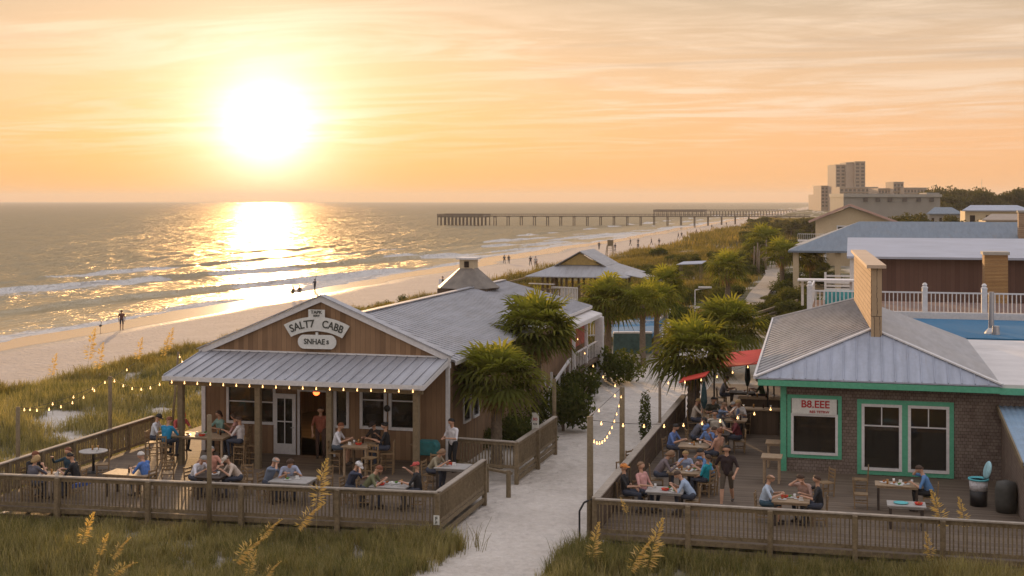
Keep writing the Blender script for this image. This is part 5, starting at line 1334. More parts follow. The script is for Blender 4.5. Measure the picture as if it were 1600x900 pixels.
# ------------------------------------------------------------------ haze
hm = bpy.data.materials.new('haze'); hm.use_nodes = True; hn = hm.node_tree; hn.nodes.clear()
ho_ = hn.nodes.new('ShaderNodeOutputMaterial'); hv = hn.nodes.new('ShaderNodeVolumePrincipled')
hv.inputs['Color'].default_value = (.97, .93, .90, 1); hv.inputs['Density'].default_value = .00013; hv.inputs['Anisotropy'].default_value = .1
hn.links.new(hv.outputs[0], ho_.inputs['Volume'])
tag(MB().box(-9500, 6300, -4300, 9800, -450, 62).build('haze', hm), 'thin warm sea haze over the whole shore', 'haze', kind='stuff')

# ------------------------------------------------------------------ piers
def pier(label, x0, x1, y, zt, zb, wid, bents, head, dy=0):
    rt_ = root('fishing_pier', label, 'pier', ((x0 + x1) / 2, y, zb))
    dk = MB(); dk.prism([(x0, y, zt - .5), (x1, y + dy, zt - .5), (x1, y + dy + wid, zt - .5), (x0, y + wid, zt - .5)], (0, 0, .5)); dk.build('pier_deck', M['pier'], rt_)
    rl = MB()
    for off_ in (0.1, wid - .1):
        for hh in (.55, 1.05): rl.bar((x0, y + off_, zt + hh), (x1, y + dy + off_, zt + hh), .1, .14)
        for i in range(int((x1 - x0) / 2.5)): t_ = i * 2.5 / (x1 - x0); rl.box(x0 + i * 2.5, x0 + i * 2.5 + .14, y + dy * t_ + off_ - .05, y + dy * t_ + off_ + .05, zt, zt + 1.1)
    rl.build('pier_railing', M['pier'], rt_)
    def bent(x, yy):
        p = MB()
        for off_ in (.5, wid - .5): p.tube((x, yy + off_, zb - 1), (x, yy + off_, zt - .5), .28, .26, 6)
        p.box(x - .25, x + .25, yy, yy + wid, zt - .9, zt - .5); p.build('pile_bent', M['pier'], rt_)
    for i in range(bents): t_ = (i + .5) / bents; x = x0 + head + (x1 - x0 - head) * t_; bent(x, y + dy * (x - x0) / (x1 - x0))
    if head:
        hd = MB().box(x0, x0 + head, y - 5, y + wid + 5, zt - .9, zt + .02); hd.build('pier_head', M['pier'], rt_)
        hr_ = MB()
        for yy in (y - 4.8, y + wid + 4.8):
            hr_.bar((x0, yy, zt + 1.05), (x0 + head, yy, zt + 1.05), .12, .2); hr_.bar((x0, yy, zt + .45), (x0 + head, yy, zt + .45), .12, .7)
            for i in range(13): x = x0 + head * i / 12; hr_.box(x - .08, x + .08, yy - .08, yy + .08, zt, zt + 1.15)
        hr_.build('head_railing', M['pier'], rt_)
        for i in range(13):
            x = x0 + .3 + (head - .6) * i / 12
            for yy in (y - 4.6, y + 1, y + wid + 4.6): MB().tube((x, yy, zb - 1), (x, yy, zt - .5), .3, .28, 6).build('head_pile', M['pier'], rt_)
a = at(667, 353, -4.62); b = at(1245, 346, -4.62)
pier('long timber fishing pier with a dense pile head reaching into the sea', a[0] + 2, -22, 716, .9, -4.7, 6, 24, 27, 30)
a = at(1022, 338.5, -4.62)
pier('second fainter pier far beyond the long one', a[0], -48, a[1], .5, -4.7, 7, 30, 45, 70)

# ------------------------------------------------------------------ furniture
def chair_proto():
    r = root('wooden_chair', 'x', 'chair')
    MB(True).box(-.21, .21, -.21, .21, .43, .46).build('seat', M['chair_wood'], r)
    for sx in (-1, 1):
        MB(True).bar((sx * .19, -.19, 0), (sx * .19, -.25, .92), .035, .035).build('leg', M['chair_wood'], r)
        MB(True).bar((sx * .19, .19, 0), (sx * .19, .19, .43), .035, .035).build('leg', M['chair_wood'], r)
    b = MB(True)
    for z in (.62, .74, .86): b.bar((-.19, -.225 - z * .02, z), (.19, -.225 - z * .02, z), .02, .06)
    b.build('backrest', M['chair_wood'], r)
    MB(True).bar((-.19, -.19, .2), (-.19, .19, .2), .02, .03).bar((.19, -.19, .2), (.19, .19, .2), .02, .03).bar((-.19, 0, .2), (.19, 0, .2), .02, .03).build('stretcher', M['chair_wood'], r)
    return r
def barchair_proto():
    r = root('bar_chair', 'x', 'chair')
    MB(True).box(-.21, .21, -.21, .21, .72, .76).build('seat', M['chair_wood'], r)
    for sx in (-1, 1):
        MB(True).bar((sx * .21, -.21, 0), (sx * .20, -.25, 1.18), .04, .04).build('leg', M['chair_wood'], r)
        MB(True).bar((sx * .21, .21, 0), (sx * .19, .19, .72), .04, .04).build('leg', M['chair_wood'], r)
    b = MB(True)
    for z in (.92, 1.13): b.bar((-.2, -.24, z), (.2, -.24, z), .02, .07)
    for x in (-.1, 0, .1): b.bar((x, -.24, .92), (x, -.24, 1.13), .015, .03)
    b.build('backrest', M['chair_wood'], r)
    s_ = MB(True)
    for z in (.28, .5): s_.bar((-.2, -.2, z), (-.2, .2, z), .02, .035).bar((.2, -.2, z), (.2, .2, z), .02, .035)
    s_.bar((-.2, .2, .33), (.2, .2, .33), .02, .04).build('stretcher', M['chair_wood'], r)
    return r
PRO = {'chair': [chair_proto(), False], 'bar': [barchair_proto(), False]}
def put_chair(kind, x, y, z, rz, label, group):
    p = PRO[kind]
    if not p[1]:
        p[1] = True; o = p[0]; o.location = (x, y, z); o.rotation_euler = (0, 0, rz); o['label'] = label; o['group'] = group; return o
    return dup(p[0], (x, y, z), rz, label, group)
def table(kind, x, y, label, rz=0, w_=.9, l=.9, h_=.75, m_='table_wood', z=0):
    r = root({'round': 'round_table', 'bar': 'bar_table'}.get(kind, 'dining_table'), label, 'table', (x, y, z), rz)
    if kind == 'round':
        MB(True).lathe((0, 0, h_ - .04), [(w_ * .49, 0), (w_ * .5, .02), (w_ * .49, .04)], 28).build('table_top', M[m_], r)
        MB(True).lathe((0, 0, 0), [(.28, 0), (.27, .03), (.05, .07), (.045, h_ - .045)], 14).build('pedestal', M['black'], r)
    else:
        t_ = MB(True); n_ = max(4, int(l / .14))
        for i in range(n_): a = -l / 2 + l * i / n_; t_.box(-w_ / 2, w_ / 2, a + .004, a + l / n_ - .004, h_ - .035, h_)
        t_.build('table_top', M[m_], r)
        MB(True).box(-w_ / 2 + .06, w_ / 2 - .06, -l / 2 + .06, l / 2 - .06, h_ - .10, h_ - .037).build('apron', M[m_], r)
        for sx in (-1, 1):
            for sy in (-1, 1): MB(True).box(sx * (w_ / 2 - .1) - .035, sx * (w_ / 2 - .1) + .035, sy * (l / 2 - .1) - .035, sy * (l / 2 - .1) + .035, 0, h_ - .037).build('leg', M[m_ if kind == 'bar' else 'chair_dark'], r)
    return r
# table-top things: meshes made once, every instance its own object
def proto_mesh(mb, m_, name, smooth=True):
    o = mb.build(name, m_, None, smooth); me_ = o.data; bpy.data.objects.remove(o); return me_
PL = MB(True).lathe((0, 0, 0), [(.07, 0), (.13, .012), (.135, .018), (.10, .014), (.02, .012)], 18); PL_ME = proto_mesh(PL, M['porcelain'], 'plate')
FD = MB(True)
for i in range(9): a = i * 2.4; FD.ball((.05 * math.cos(a) * (i / 9), .05 * math.sin(a) * (i / 9), .03 + .01 * (i % 3)), .025, 6)
FD_ME = proto_mesh(FD, M['food'], 'food'); SD_ME = proto_mesh(FD, M['salad'], 'greens')
CUP_ME = proto_mesh(MB(True).lathe((0, 0, 0), [(.028, 0), (.04, .12), (.036, .12), (.027, .01)], 12), M['porcelain'], 'cup')
GL_ME = proto_mesh(MB(True).lathe((0, 0, 0), [(.03, 0), (.036, .15), (.032, .15), (.028, .02)], 12), M['drink'], 'glass')
BT_ME = proto_mesh(MB(True).lathe((0, 0, 0), [(.033, 0), (.033, .14), (.013, .19), (.013, .24)], 12), plain('brown bottle', (.05, .02, .01), .15), 'bottle')
NP_ME = proto_mesh(MB(True).box(-.07, .07, -.05, .05, 0, .015).box(-.05, .05, -.03, .03, .016, .10), M['porcelain'], 'napkin_box', False)
BK_ME = proto_mesh(MB(True).lathe((0, 0, 0), [(.09, 0), (.13, .06), (.12, .06), (.085, .01)], 12), M['red'], 'basket')
def settle(T, where, items, group=None):
    """items: list (kind, dx, dy) on table T"""
    h_ = T['h']; rz = T['rz']
    for (k, dx_, dy_) in items:
        x = T['x'] + math.cos(rz) * dx_ - math.sin(rz) * dy_; y = T['y'] + math.sin(rz) * dx_ + math.cos(rz) * dy_
        z = h_ + T['z'] + .002
        if k in ('plate', 'salad', 'basket'):
            r = root({'plate': 'food_plate', 'salad': 'salad_plate', 'basket': 'food_basket'}[k], {'plate': 'white plate of fried food on ', 'salad': 'white plate of greens on ', 'basket': 'red food basket on '}[k] + where, 'plate' if k != 'basket' else 'basket', (x, y, z), group=('plates and baskets on ' + where))
            mobj('basket' if k == 'basket' else 'plate', BK_ME if k == 'basket' else PL_ME, parent=r); mobj('food', SD_ME if k == 'salad' else FD_ME, (0, 0, .01), parent=r)
        else:
            me_, nm, cat = {'cup': (CUP_ME, 'paper_cup', 'cup'), 'glass': (GL_ME, 'drinking_glass', 'glass'), 'bottle': (BT_ME, 'beer_bottle', 'bottle'), 'napkin': (NP_ME, 'napkin_stack', 'napkins')}[k]
            lab = {'cup': 'white paper cup on ', 'glass': 'amber drink in a glass on ', 'bottle': 'brown bottle on ', 'napkin': 'folded white napkins standing on '}[k]
            tag(mobj(nm, me_, (x, y, z)), lab + where, cat, ('cups and bottles on ' + where))

# ------------------------------------------------------------------ people
VS = Vector
def ik(S_, W_, l1, l2, pole):
    S_ = VS(S_); W_ = VS(W_); d_ = W_ - S_; L = min(d_.length, l1 + l2 - .01); d_.normalize(); W_ = S_ + d_ * L
    a = (l1 * l1 - l2 * l2 + L * L) / (2 * L); h_ = math.sqrt(max(0, l1 * l1 - a * a)); p = VS(pole); p = (p - d_ * p.dot(d_)).normalized()
    return S_ + d_ * a + p * h_, W_
def body_caps(pose):
    c = []   # (p, q, r0, r1, slot)
    hs = pose.get('seat', None); lean = R(pose.get('lean', 8)); tilt = R(pose.get('tilt', 10)); fem = pose.get('fem', 0)
    pz = .93 if hs is None else hs + .10
    sd = VS((pose.get('side', 0), math.sin(lean), math.cos(lean))).normalized()
    P0 = VS((0, 0, pz)); nb = P0 + sd * .50; ch = P0 + sd * .34
    hd = VS((0, math.sin(lean + tilt), math.cos(lean + tilt))); head = nb + hd * .165
    sw_ = .185 - .02 * fem
    # torso
    c += [(P0 + VS((-.075, 0, -.0)), P0 + VS((.075, 0, -.0)), .105, .105, 2), (P0 + sd * .03, P0 + sd * .2, .128 - .01 * fem, .118 - .015 * fem, 1),
          (P0 + sd * .08 + VS((-.05, 0, 0)), ch + VS((-.07, 0, 0)), .095, .108, 1), (P0 + sd * .08 + VS((.05, 0, 0)), ch + VS((.07, 0, 0)), .095, .108, 1),
          (nb - sd * .07 + VS((-sw_ + .03, 0, 0)), nb - sd * .07 + VS((sw_ - .03, 0, 0)), .068, .068, 1),
          (nb - sd * .02, nb + hd * .07, .055, .05, 0), (ch + VS((-.06, .035, .02)), ch + VS((.06, .035, .02)), .07 + .012 * fem, .07 + .012 * fem, 1)]
    hf_ = hd.cross(VS((-1, 0, 0))).normalized()      # face direction
    c += [(head - hf_ * .018 + hd * .02, head + hf_ * .012 + hd * .02, .088, .084, 0), (head - hd * .045 + hf_ * .022, head - hd * .07 + hf_ * .036, .062, .045, 0),
          (head + hf_ * .09 + hd * .015, head + hf_ * .112 - hd * .018, .010, .016, 0),
          (head + VS((-.087, 0, 0)) + hd * .015, head + VS((-.09, 0, 0)) - hd * .02, .018, .013, 0), (head + VS((.087, 0, 0)) + hd * .015, head + VS((.09, 0, 0)) - hd * .02, .018, .013, 0)]
    # legs
    for sx, key in ((-1, 'L'), (1, 'R')):
        hip = P0 + VS((sx * .09, 0, -.02))
        if hs is not None:
            kn = VS((sx * pose.get('knee', .12), .43, hs + .075)); an = VS((sx * .11, .38 + pose.get('foot', 0) * sx, max(.085, hs - .385)))
        else:
            st = pose.get('stride', 0) * sx; kn = VS((sx * .10, .05 + st * .5, .50)); an = VS((sx * .10, -.01 + st * 1.1, .085 + (.06 if st < -.1 else 0)))
        c += [(hip, kn, .088, .058, 2), (kn, kn.lerp(an, .35), .056, .056, 3), (kn.lerp(an, .35), an, .056, .036, 3), (an + VS((0, -.04, -.03)), an + VS((0, .06, -.045)), .042, .04, 4), (an + VS((0, .05, -.045)), an + VS((sx * .01, .15, -.05)), .042, .032, 4)]
        S_ = nb - sd * .075 + VS((sx * sw_, 0, 0)); W_ = VS(pose[key]); W_ = VS((W_.x * 1, W_.y, W_.z)); pole = pose.get('pole' + key, (sx * .7, -.4, -.8))
        E_, W_ = ik(S_, W_, .285, .255, pole)
        c += [(S_, S_.lerp(E_, .6), .052, .045, 1), (S_.lerp(E_, .6), E_, .044, .038, 5), (E_, W_, .038, .026, 6)]
        fd = (W_ - E_).normalized(); fd = (fd + VS(pose.get('hand' + key, (0, 0, 0)))).normalized(); side = fd.cross(VS((0, 0, 1)))
        if side.length < .1: side = VS((1, 0, 0))
        side.normalize(); dn = side.cross(fd).normalized()
        if dn.z > 0: dn = -dn
        pm_ = W_ + fd * .085; c += [(W_, pm_ + side * .016, .024, .022, 0), (W_, pm_ - side * .018, .022, .020, 0)]
        for i, (off_, ln) in enumerate(((.033, .066), (.012, .078), (-.010, .073), (-.032, .058))):
            r0 = pm_ + side * off_ - fd * .01; a = r0 + fd * ln * .55 + dn * .012; b = a + (fd * .6 + dn * .8).normalized() * ln * .5
            c += [(r0, a, .0105, .0095, 0), (a, b, .0095, .0085, 0)]
        th_ = side * (-sx); r0 = W_ + fd * .03 + th_ * .018; a = r0 + (fd + th_ * .9).normalized() * .045; b = a + (fd + dn * .4).normalized() * .03
        c += [(r0, a, .013, .011, 0), (a, b, .011, .009, 0)]
    return c, head, hd, hf_
PCACHE = {}
def body_mesh(key, pose):
    if key in PCACHE: return PCACHE[key]
    c, head, hd, hf_ = body_caps(pose)
    bm = bmesh.new()
    for (p, q, r0, r1, s_) in c:
        p = VS(p); q = VS(q); d_ = q - p; L = d_.length
        if L < 1e-5: d_ = VS((0, 0, 1)); L = 1e-5
        u = d_.normalized(); rot = u.to_track_quat('Z', 'Y').to_matrix(); n = 10; rows = []
        prof = [(0.02 * r0, -r0)] + [(r0 * math.cos(t_), r0 * math.sin(t_)) for t_ in (-1.0, -.5, 0)] + [(r1 * math.cos(t_), L + r1 * math.sin(t_)) for t_ in (0, .5, 1.0)] + [(0.02 * r1, L + r1)]
        for (r, z) in prof: rows.append([bm.verts.new(p + rot @ VS((r * math.cos(2 * math.pi * i / n), r * math.sin(2 * math.pi * i / n), z))) for i in range(n)])
        for a, b in zip(rows[:-1], rows[1:]):
            for i in range(n): bm.faces.new((a[i], a[(i + 1) % n], b[(i + 1) % n], b[i]))
        bm.faces.new(rows[0][::-1]); bm.faces.new(rows[-1])
    me_ = bpy.data.meshes.new('src'); bm.to_mesh(me_); bm.free()
    o = bpy.data.objects.new('src', me_); col.objects.link(o)
    m_ = o.modifiers.new('r', 'REMESH'); m_.mode = 'VOXEL'; m_.voxel_size = .0125
    s_ = o.modifiers.new('s', 'SMOOTH'); s_.factor = .5; s_.iterations = 3
    bpy.context.view_layer.update(); ev = o.evaluated_get(bpy.context.evaluated_depsgraph_get())
    out_ = bpy.data.meshes.new_from_object(ev); bpy.data.objects.remove(o); out_.name = 'person_body'
    n = len(out_.polygons); cen = np.empty(n * 3, np.float32); out_.polygons.foreach_get('center', cen); cen = cen.reshape(-1, 3)
    best = np.full(n, 9.0); slot = np.zeros(n, np.int32)
    for (p, q, r0, r1, s2) in c:
        p = np.array(p); q = np.array(q); d_ = q - p; t_ = np.clip((cen - p) @ d_ / max(1e-9, d_ @ d_), 0, 1); dist = np.linalg.norm(cen - (p + t_[:, None] * d_), axis=1) - (r0 + (r1 - r0) * t_)
        k_ = dist < best; best[k_] = dist[k_]; slot[k_] = s2
    for e in (head + hf_ * .082 + hd * .028 + VS((.032, 0, 0)), head + hf_ * .082 + hd * .028 - VS((.032, 0, 0))):
        slot[np.linalg.norm(cen - np.array(e), axis=1) < .0155] = 7
    mo = np.array(head + hf_ * .086 - hd * .055); q = (cen - mo) / np.array([.026, .03, .011]); slot[np.linalg.norm(q, axis=1) < 1] = 8
    for i in range(9): out_.materials.append(M['white'])
    out_.polygons.foreach_set('material_index', slot); out_.polygons.foreach_set('use_smooth', np.ones(n, bool))
    PCACHE[key] = (out_, head, hd, hf_); return PCACHE[key]
CM = {}
def cmat(c, rough=.8):
    k = (tuple(c), rough)
    if k not in CM: CM[k] = plain('cloth' if rough > .6 else 'skin', c, rough, .18, 9, 0, .2)
    return CM[k]
SKIN = {'l': (.52, .30, .20), 'm': (.38, .21, .13), 'd': (.15, .08, .05), 'r': (.55, .27, .18)}
HAIRC = {'brown': (.06, .032, .018), 'black': (.012, .01, .01), 'blond': (.35, .23, .10), 'white': (.60, .58, .56), 'grey': (.28, .27, .26), 'auburn': (.18, .06, .025), 'tan': (.22, .13, .07)}
def hair_mesh(style):
    k = 'hair' + style
    if k in PCACHE: return PCACHE[k]
    mb = MB(True); n = 16; rows = 9; vs = []; fs = []
    for i in range(rows):
        t_ = i / (rows - 1)
        for j in range(n):
            a = 2 * math.pi * j / n; back = .5 - .5 * math.sin(a)   # 1 at back (-y)
            lim = (.95 + .95 * back) if style != 'long' else (.95 + 1.5 * back ** .8)
            if style == 'bald': lim = 1.3 + .6 * back
            th = lim * t_; 
            if style == 'bald': th = .95 + (lim - .95 + .3) * t_ * (.3 + .7 * back)
            rr = .103 + .004 * math.sin(j * 3 + i * 2)
            z = math.cos(th) * rr * 1.06; q = math.sin(th) * rr
            if style == 'long' and th > 1.5: q = rr * (1.0 + .12 * (th - 1.5)); z = math.cos(1.5) * rr - (th - 1.5) * .17
            vs.append((q * math.cos(a), q * math.sin(a) - .006, z + .016))
    for i in range(rows - 1):
        for j in range(n): fs.append((i * n + j, i * n + (j + 1) % n, (i + 1) * n + (j + 1) % n, (i + 1) * n + j))
    mb.add(vs, fs)
    if style == 'bun': mb.ball((0, -.1, .07), .045, 10)
    o = mb.build('hair', M['white'], None, True); md = o.modifiers.new('s', 'SOLIDIFY'); md.thickness = .012; md.offset = 0
    bpy.context.view_layer.update(); me_ = bpy.data.meshes.new_from_object(o.evaluated_get(bpy.context.evaluated_depsgraph_get())); bpy.data.objects.remove(o); me_.name = 'hair'
    me_.polygons.foreach_set('use_smooth', [True] * len(me_.polygons))
    PCACHE[k] = me_; return me_
def cap_mesh():
    if 'cap' in PCACHE: return PCACHE['cap']
    mb = MB(True); mb.lathe((0, -.004, .02), [(.108, 0), (.107, .03), (.09, .07), (.055, .098), (.01, .107)], 18)
    pts = [(.085 * math.cos(a), .07 + .105 * math.sin(a), .028 - .02 * math.sin(a)) for a in np.linspace(0, math.pi, 10)]
    mb.prism(pts, (0, 0, .008)); o = mb.build('cap', M['white'], None, True); me_ = o.data; bpy.data.objects.remove(o); PCACHE['cap'] = me_; return me_
POSES = {
    'dine': dict(seat=.45, lean=14, tilt=14, L=(-.14, .44, .80), R=(.14, .44, .80)),
    'dinef': dict(seat=.45, lean=12, tilt=18, L=(-.13, .42, .80), R=(.10, .34, .98), fem=1),
    'eat': dict(seat=.45, lean=22, tilt=14, L=(-.16, .46, .80), R=(.05, .34, 1.12)),
    'hunch': dict(seat=.45, lean=34, tilt=10, L=(-.15, .52, .80), R=(.15, .54, .80)),
    'relax': dict(seat=.45, lean=-6, tilt=6, L=(-.16, .26, .62), R=(.22, .34, .76), knee=.16),
    'talk': dict(seat=.45, lean=4, tilt=4, L=(-.2, .40, .80), R=(.28, .40, 1.05), side=.05),
    'bar': dict(seat=.75, lean=12, tilt=14, L=(-.14, .44, 1.10), R=(.14, .44, 1.10)),
    'barf': dict(seat=.75, lean=6, tilt=8, L=(-.14, .40, 1.10), R=(.12, .34, 1.22), fem=1),
    'stand': dict(lean=2, tilt=4, L=(-.24, .06, .84), R=(.24, .08, .84)),
    'hold': dict(lean=3, tilt=14, L=(-.10, .32, 1.12), R=(.12, .32, 1.10)),
    'walk': dict(lean=5, tilt=4, stride=.26, L=(-.24, .24, .92), R=(.24, -.14, .88)),
    'fish': dict(lean=3, tilt=4, stride=.1, L=(-.06, .42, 1.12), R=(.10, .28, 1.02)),
    'lean': dict(lean=22, tilt=16, L=(-.2, .50, 1.06), R=(.2, .50, 1.06)),
}
def person(label, pose, x, y, z, rz, skin='l', top=(.5, .5, .5), bottom=(.05, .06, .09), hair='brown', style='short', long=False, shorts=False, cap=None, scale=1.0, group=None):
    scale *= 1.12
    me_, head, hd, hf_ = body_mesh(pose, POSES[pose])
    sk = cmat(SKIN[skin], .55); tp = cmat(top); bt = cmat(bottom)
    o = bpy.data.objects.new('person', me_); col.objects.link(o); o.location = (x, y, z); o.rotation_euler = (0, 0, rz); o.scale = (scale * 1.09, scale, scale)
    mats = [sk, tp, bt, sk if shorts else bt, cmat((.05, .04, .035)), tp, tp if long else sk, cmat((.02, .015, .012)), cmat((.30, .10, .08))]
    for i, q in enumerate(mats): o.material_slots[i].link = 'OBJECT'; o.material_slots[i].material = q
    tag(o, label, 'person', group)
    def wear(me2, nm, m2):
        h_ = bpy.data.objects.new(nm, me2); col.objects.link(h_); adopt(h_, o); h_.location = head
        h_.rotation_euler = (-math.atan2(hd.y, hd.z), 0, 0)
        while len(me2.materials) < 1: me2.materials.append(M['white'])
        h_.material_slots[0].link = 'OBJECT'; h_.material_slots[0].material = m2
    wear(hair_mesh('bald' if style == 'bald' else style), 'hair', cmat(HAIRC[hair], .7))
    if cap: wear(cap_mesh(), 'cap', cmat(cap))
    return o
def face(x, y, tx, ty): return math.atan2(ty - y, tx - x) - math.pi / 2
def sitter(T, ang_, dist, label, pose='dine', chair=True, chair_label=None, **k):
    """a guest seated at table T; ang_ = direction from the table centre (degrees, 0 = right, 90 = away from the camera)"""
    a = R(ang_); x = T['x'] + math.cos(a) * dist; y = T['y'] + math.sin(a) * dist; rz = face(x, y, T['x'], T['y'])
    kind = 'bar' if POSES[pose].get('seat') == .75 else 'chair'
    s = k.get('scale', 1.0)
    if chair: put_chair(kind, x, y, T['z'], rz, chair_label or (('bar chair of the ' if kind == 'bar' else 'chair of the ') + ' '.join(label.replace('person ', 'guest ').replace('bald guest', 'bald guest').split()[:12])), 'bar chairs' if kind == 'bar' else 'dining chairs')
    return person(label, pose, x, y, T['z'] + .0, rz, **k)
def mk(kind, px, py_, label, w_=.9, l=.9, h_=.75, m_='table_wood', rz=0):
    x, y, _ = at(px, py_, h_); table(kind, x, y, label, rz, w_, l, h_, m_)
    return dict(x=x, y=y, z=0.0, h=h_, rz=rz)
BLUE, LB, WH, BK, TEALC, PK = (.05, .14, .38), (.28, .40, .60), (.70, .70, .72), (.015, .016, .02), (.01, .22, .42), (.55, .25, .22)

# --- restaurant deck
T1 = mk('bar', 308, 679, 'long high table with light top by the left porch post', 1.0, 2.6, 1.05, 'table_wood', R(90))
settle(T1, 'the long high table by the left porch post', [('plate', .2, .9), ('plate', -.2, .3), ('salad', .25, -.2), ('glass', .0, .6), ('cup', -.3, -.6), ('bottle', .1, -.9), ('basket', -.2, -.3), ('glass', .3, -.7), ('napkin', 0, 0)])
sitter(T1, 190, 1.65, 'person in pale striped shirt with dark cap at the left end of the high table', 'bar', top=(.62, .66, .72), cap=(.03, .03, .03), hair='black')
sitter(T1, 150, 1.25, 'person with red hat and red shirt at the far left of the high table', 'bar', top=(.50, .10, .10), cap=(.60, .05, .05))
x, y, z = at(278, 775, 0); x, y = T1['x'] - .75, T1['y'] - .95
put_chair('bar', x, y, 0, face(x, y, T1['x'] - .6, T1['y']), 'bar chair under the guest in the bright blue shirt', 'bar chairs')
person('person in bright blue shirt seen from behind on a bar chair', 'bar', x, y, 0, face(x, y, T1['x'] - .6, T1['y']), top=TEALC, hair='auburn', bottom=(.03, .04, .06))
sitter(T1, 62, 1.05, 'person in teal patterned top behind the plates on the high table', 'barf', top=(.20, .35, .32), hair='brown', style='long')
sitter(T1, 18, 1.45, 'person in pink top at the right end of the high table', 'barf', top=(.55, .30, .28), hair='brown', style='long')
sitter(T1, -4, 1.85, 'person in white blouse turned to the high table beside the post', 'barf', top=(.66, .62, .62), hair='brown', style='bun')
for (px, py_, lab) in ((395, 735, 'empty bar chair behind the porch post near the white door'), (380, 722, 'empty bar chair against the wall left of the white door')):
    x, y, _ = at(px, py_ - 8, 0); put_chair('bar', x, y, 0, R(100), lab, 'bar chairs')
T2 = mk('round', 146, 704, 'round pale table with glasses beside the left dune railing', 1.0, 1.0, .78, 'table_grey')
settle(T2, 'the round table by the dune railing', [('glass', -.1, .1), ('glass', .05, .2), ('cup', .2, -.1)])
T3 = mk('sq', 78, 741, 'dark square table at the left end of the deck', 1.0, .9, .75, 'table_wood')
settle(T3, 'the dark square table at the left end', [('cup', .3, 0), ('plate', .15, .2), ('napkin', .35, -.15), ('plate', -.2, -.1), ('glass', 0, .1)])
sitter(T3, 170, .85, 'person with auburn hair and black jacket at the far left table', 'dine', top=BK, hair='auburn', long=True)
sitter(T3, 255, .75, 'person with blond hair and grey top, back to the camera at the far left table', 'dinef', top=(.10, .10, .13), hair='blond', style='long')
sitter(T3, 75, .85, 'person in dark teal shirt facing the camera at the far left table', 'talk', top=(.015, .05, .08), hair='auburn', long=True)
sitter(T3, 12, .9, 'person with black hair and black shirt at the right of the far left table', 'dine', top=BK, hair='black')
tag(MB().bar((T3['x'] + 1.1, T3['y'] - .35, .50), (T3['x'] + 1.6, T3['y'] - .28, .62), .3, .12).build('blue_jacket', cmat((.03, .08, .3))), 'bright blue jacket bundled over a bench rail beside the dark square table', 'jacket')
T4 = mk('sq', 205, 738, 'wide light wooden table behind the front railing', 1.6, .9, .75, 'table_wood')
settle(T4, 'the wide light table behind the front railing', [('bottle', -.05, -.05), ('plate', .4, .1)])
sitter(T4, -8, .62, 'person with white hair in royal blue shirt at the wide light table', 'dine', top=(.08, .18, .48), hair='white')
T5 = mk('sq', 333, 742, 'dark table beside the front light post', .9, .9, .75, 'chair_dark')
settle(T5, 'the dark table beside the front light post', [('plate', 0, .1), ('cup', .2, 0)])
sitter(T5, 165, .85, 'person in white shirt with grey hair left of the front light post', 'hunch', top=(.66, .66, .72), hair='grey')
sitter(T5, 120, 1.15, 'person in peach top sitting behind the white shirted guest', 'talk', top=(.55, .27, .20), hair='grey')
sitter(T5, 40, .85, 'person in cream hat and shirt right of the front light post', 'hunch', top=(.6, .5, .42), cap=(.6, .55, .48))
T6 = mk('sq', 458, 749, 'grey topped table in the middle of the deck', 1.3, 1.0, .75, 'table_grey')
settle(T6, 'the grey table in the middle of the deck', [('glass', -.3, .1), ('salad', -.15, -.1), ('napkin', .1, .1)])
sitter(T6, 175, .95, 'bald person in slate blue shirt in the middle of the deck', 'eat', top=(.16, .20, .28), hair='grey', style='bald')
sitter(T6, 128, .80, 'person with brown hair in light blue top leaning over the grey table', 'hunch', top=(.4, .45, .6), hair='brown', style='long')
T7 = mk('sq', 612, 757, 'white topped table near the corner of the front railing', 1.2, .9, .75, 'table_grey')
settle(T7, 'the white topped table near the railing corner', [('plate', -.2, .1), ('salad', .1, .15), ('cup', .05, -.1), ('glass', .3, .1), ('basket', -.3, -.15)])
sitter(T7, 178, 1.45, 'person with white cap and dark vest left of the white topped table', 'eat', top=(.04, .05, .09), cap=(.66, .66, .68), hair='grey')
sitter(T7, 188, .85, 'person in olive green shirt bending over the white topped table', 'hunch', top=(.16, .17, .09), hair='auburn')
sitter(T7, 5, .85, 'person with red cap and black shirt at the railing corner', 'talk', top=BK, cap=(.55, .09, .08), hair='brown')
T8 = mk('sq', 708, 728, 'grey table inside the right side railing', 1.1, .9, .80, 'table_grey')
settle(T8, 'the grey table inside the right railing', [('plate', -.2, 0), ('napkin', 0, .1), ('basket', -.1, .2)])
sitter(T8, 172, .85, 'person with long tan hair bent over the table inside the right railing', 'hunch', top=(.30, .26, .18), hair='tan', style='long')
for (px, py_, rz0, lab) in ((262, 760, 30, 'empty chair left of the white shirted guest behind the front post'), (385, 770, 200, 'empty chair right of the cream hatted guest'), (508, 768, 40, 'empty chair right of the grey topped table in mid deck'), (160, 745, 120, 'empty chair between the round table and the wide light table'), (680, 752, 190, 'empty chair behind the red capped guest')):
    x, y, _ = at(px, py_, 0); put_chair('chair', x, y, 0, R(rz0), lab, 'dining chairs')
T9 = mk('bar', 562, 694, 'high wooden table in front of the double window', 1.0, 1.1, 1.05, 'table_wood')
settle(T9, 'the high table before the double window', [('cup', -.25, .1), ('glass', -.1, .15), ('bottle', .05, .2), ('basket', .0, -.1), ('napkin', -.3, -.2)])
sitter(T9, 188, .88, 'person in white tee shirt on a bar chair before the doorway', 'bar', top=(.66, .67, .72), hair='auburn', shorts=True, bottom=(.07, .09, .12))
sitter(T9, 60, .80, 'person with black cap and black shirt behind the high table', 'bar', top=(.03, .022, .02), hair='black', cap=(.03, .02, .02))
sitter(T9, 14, .98, 'person in black top with flowers in tied hair at the high table', 'barf', top=BK, hair='black', style='bun')
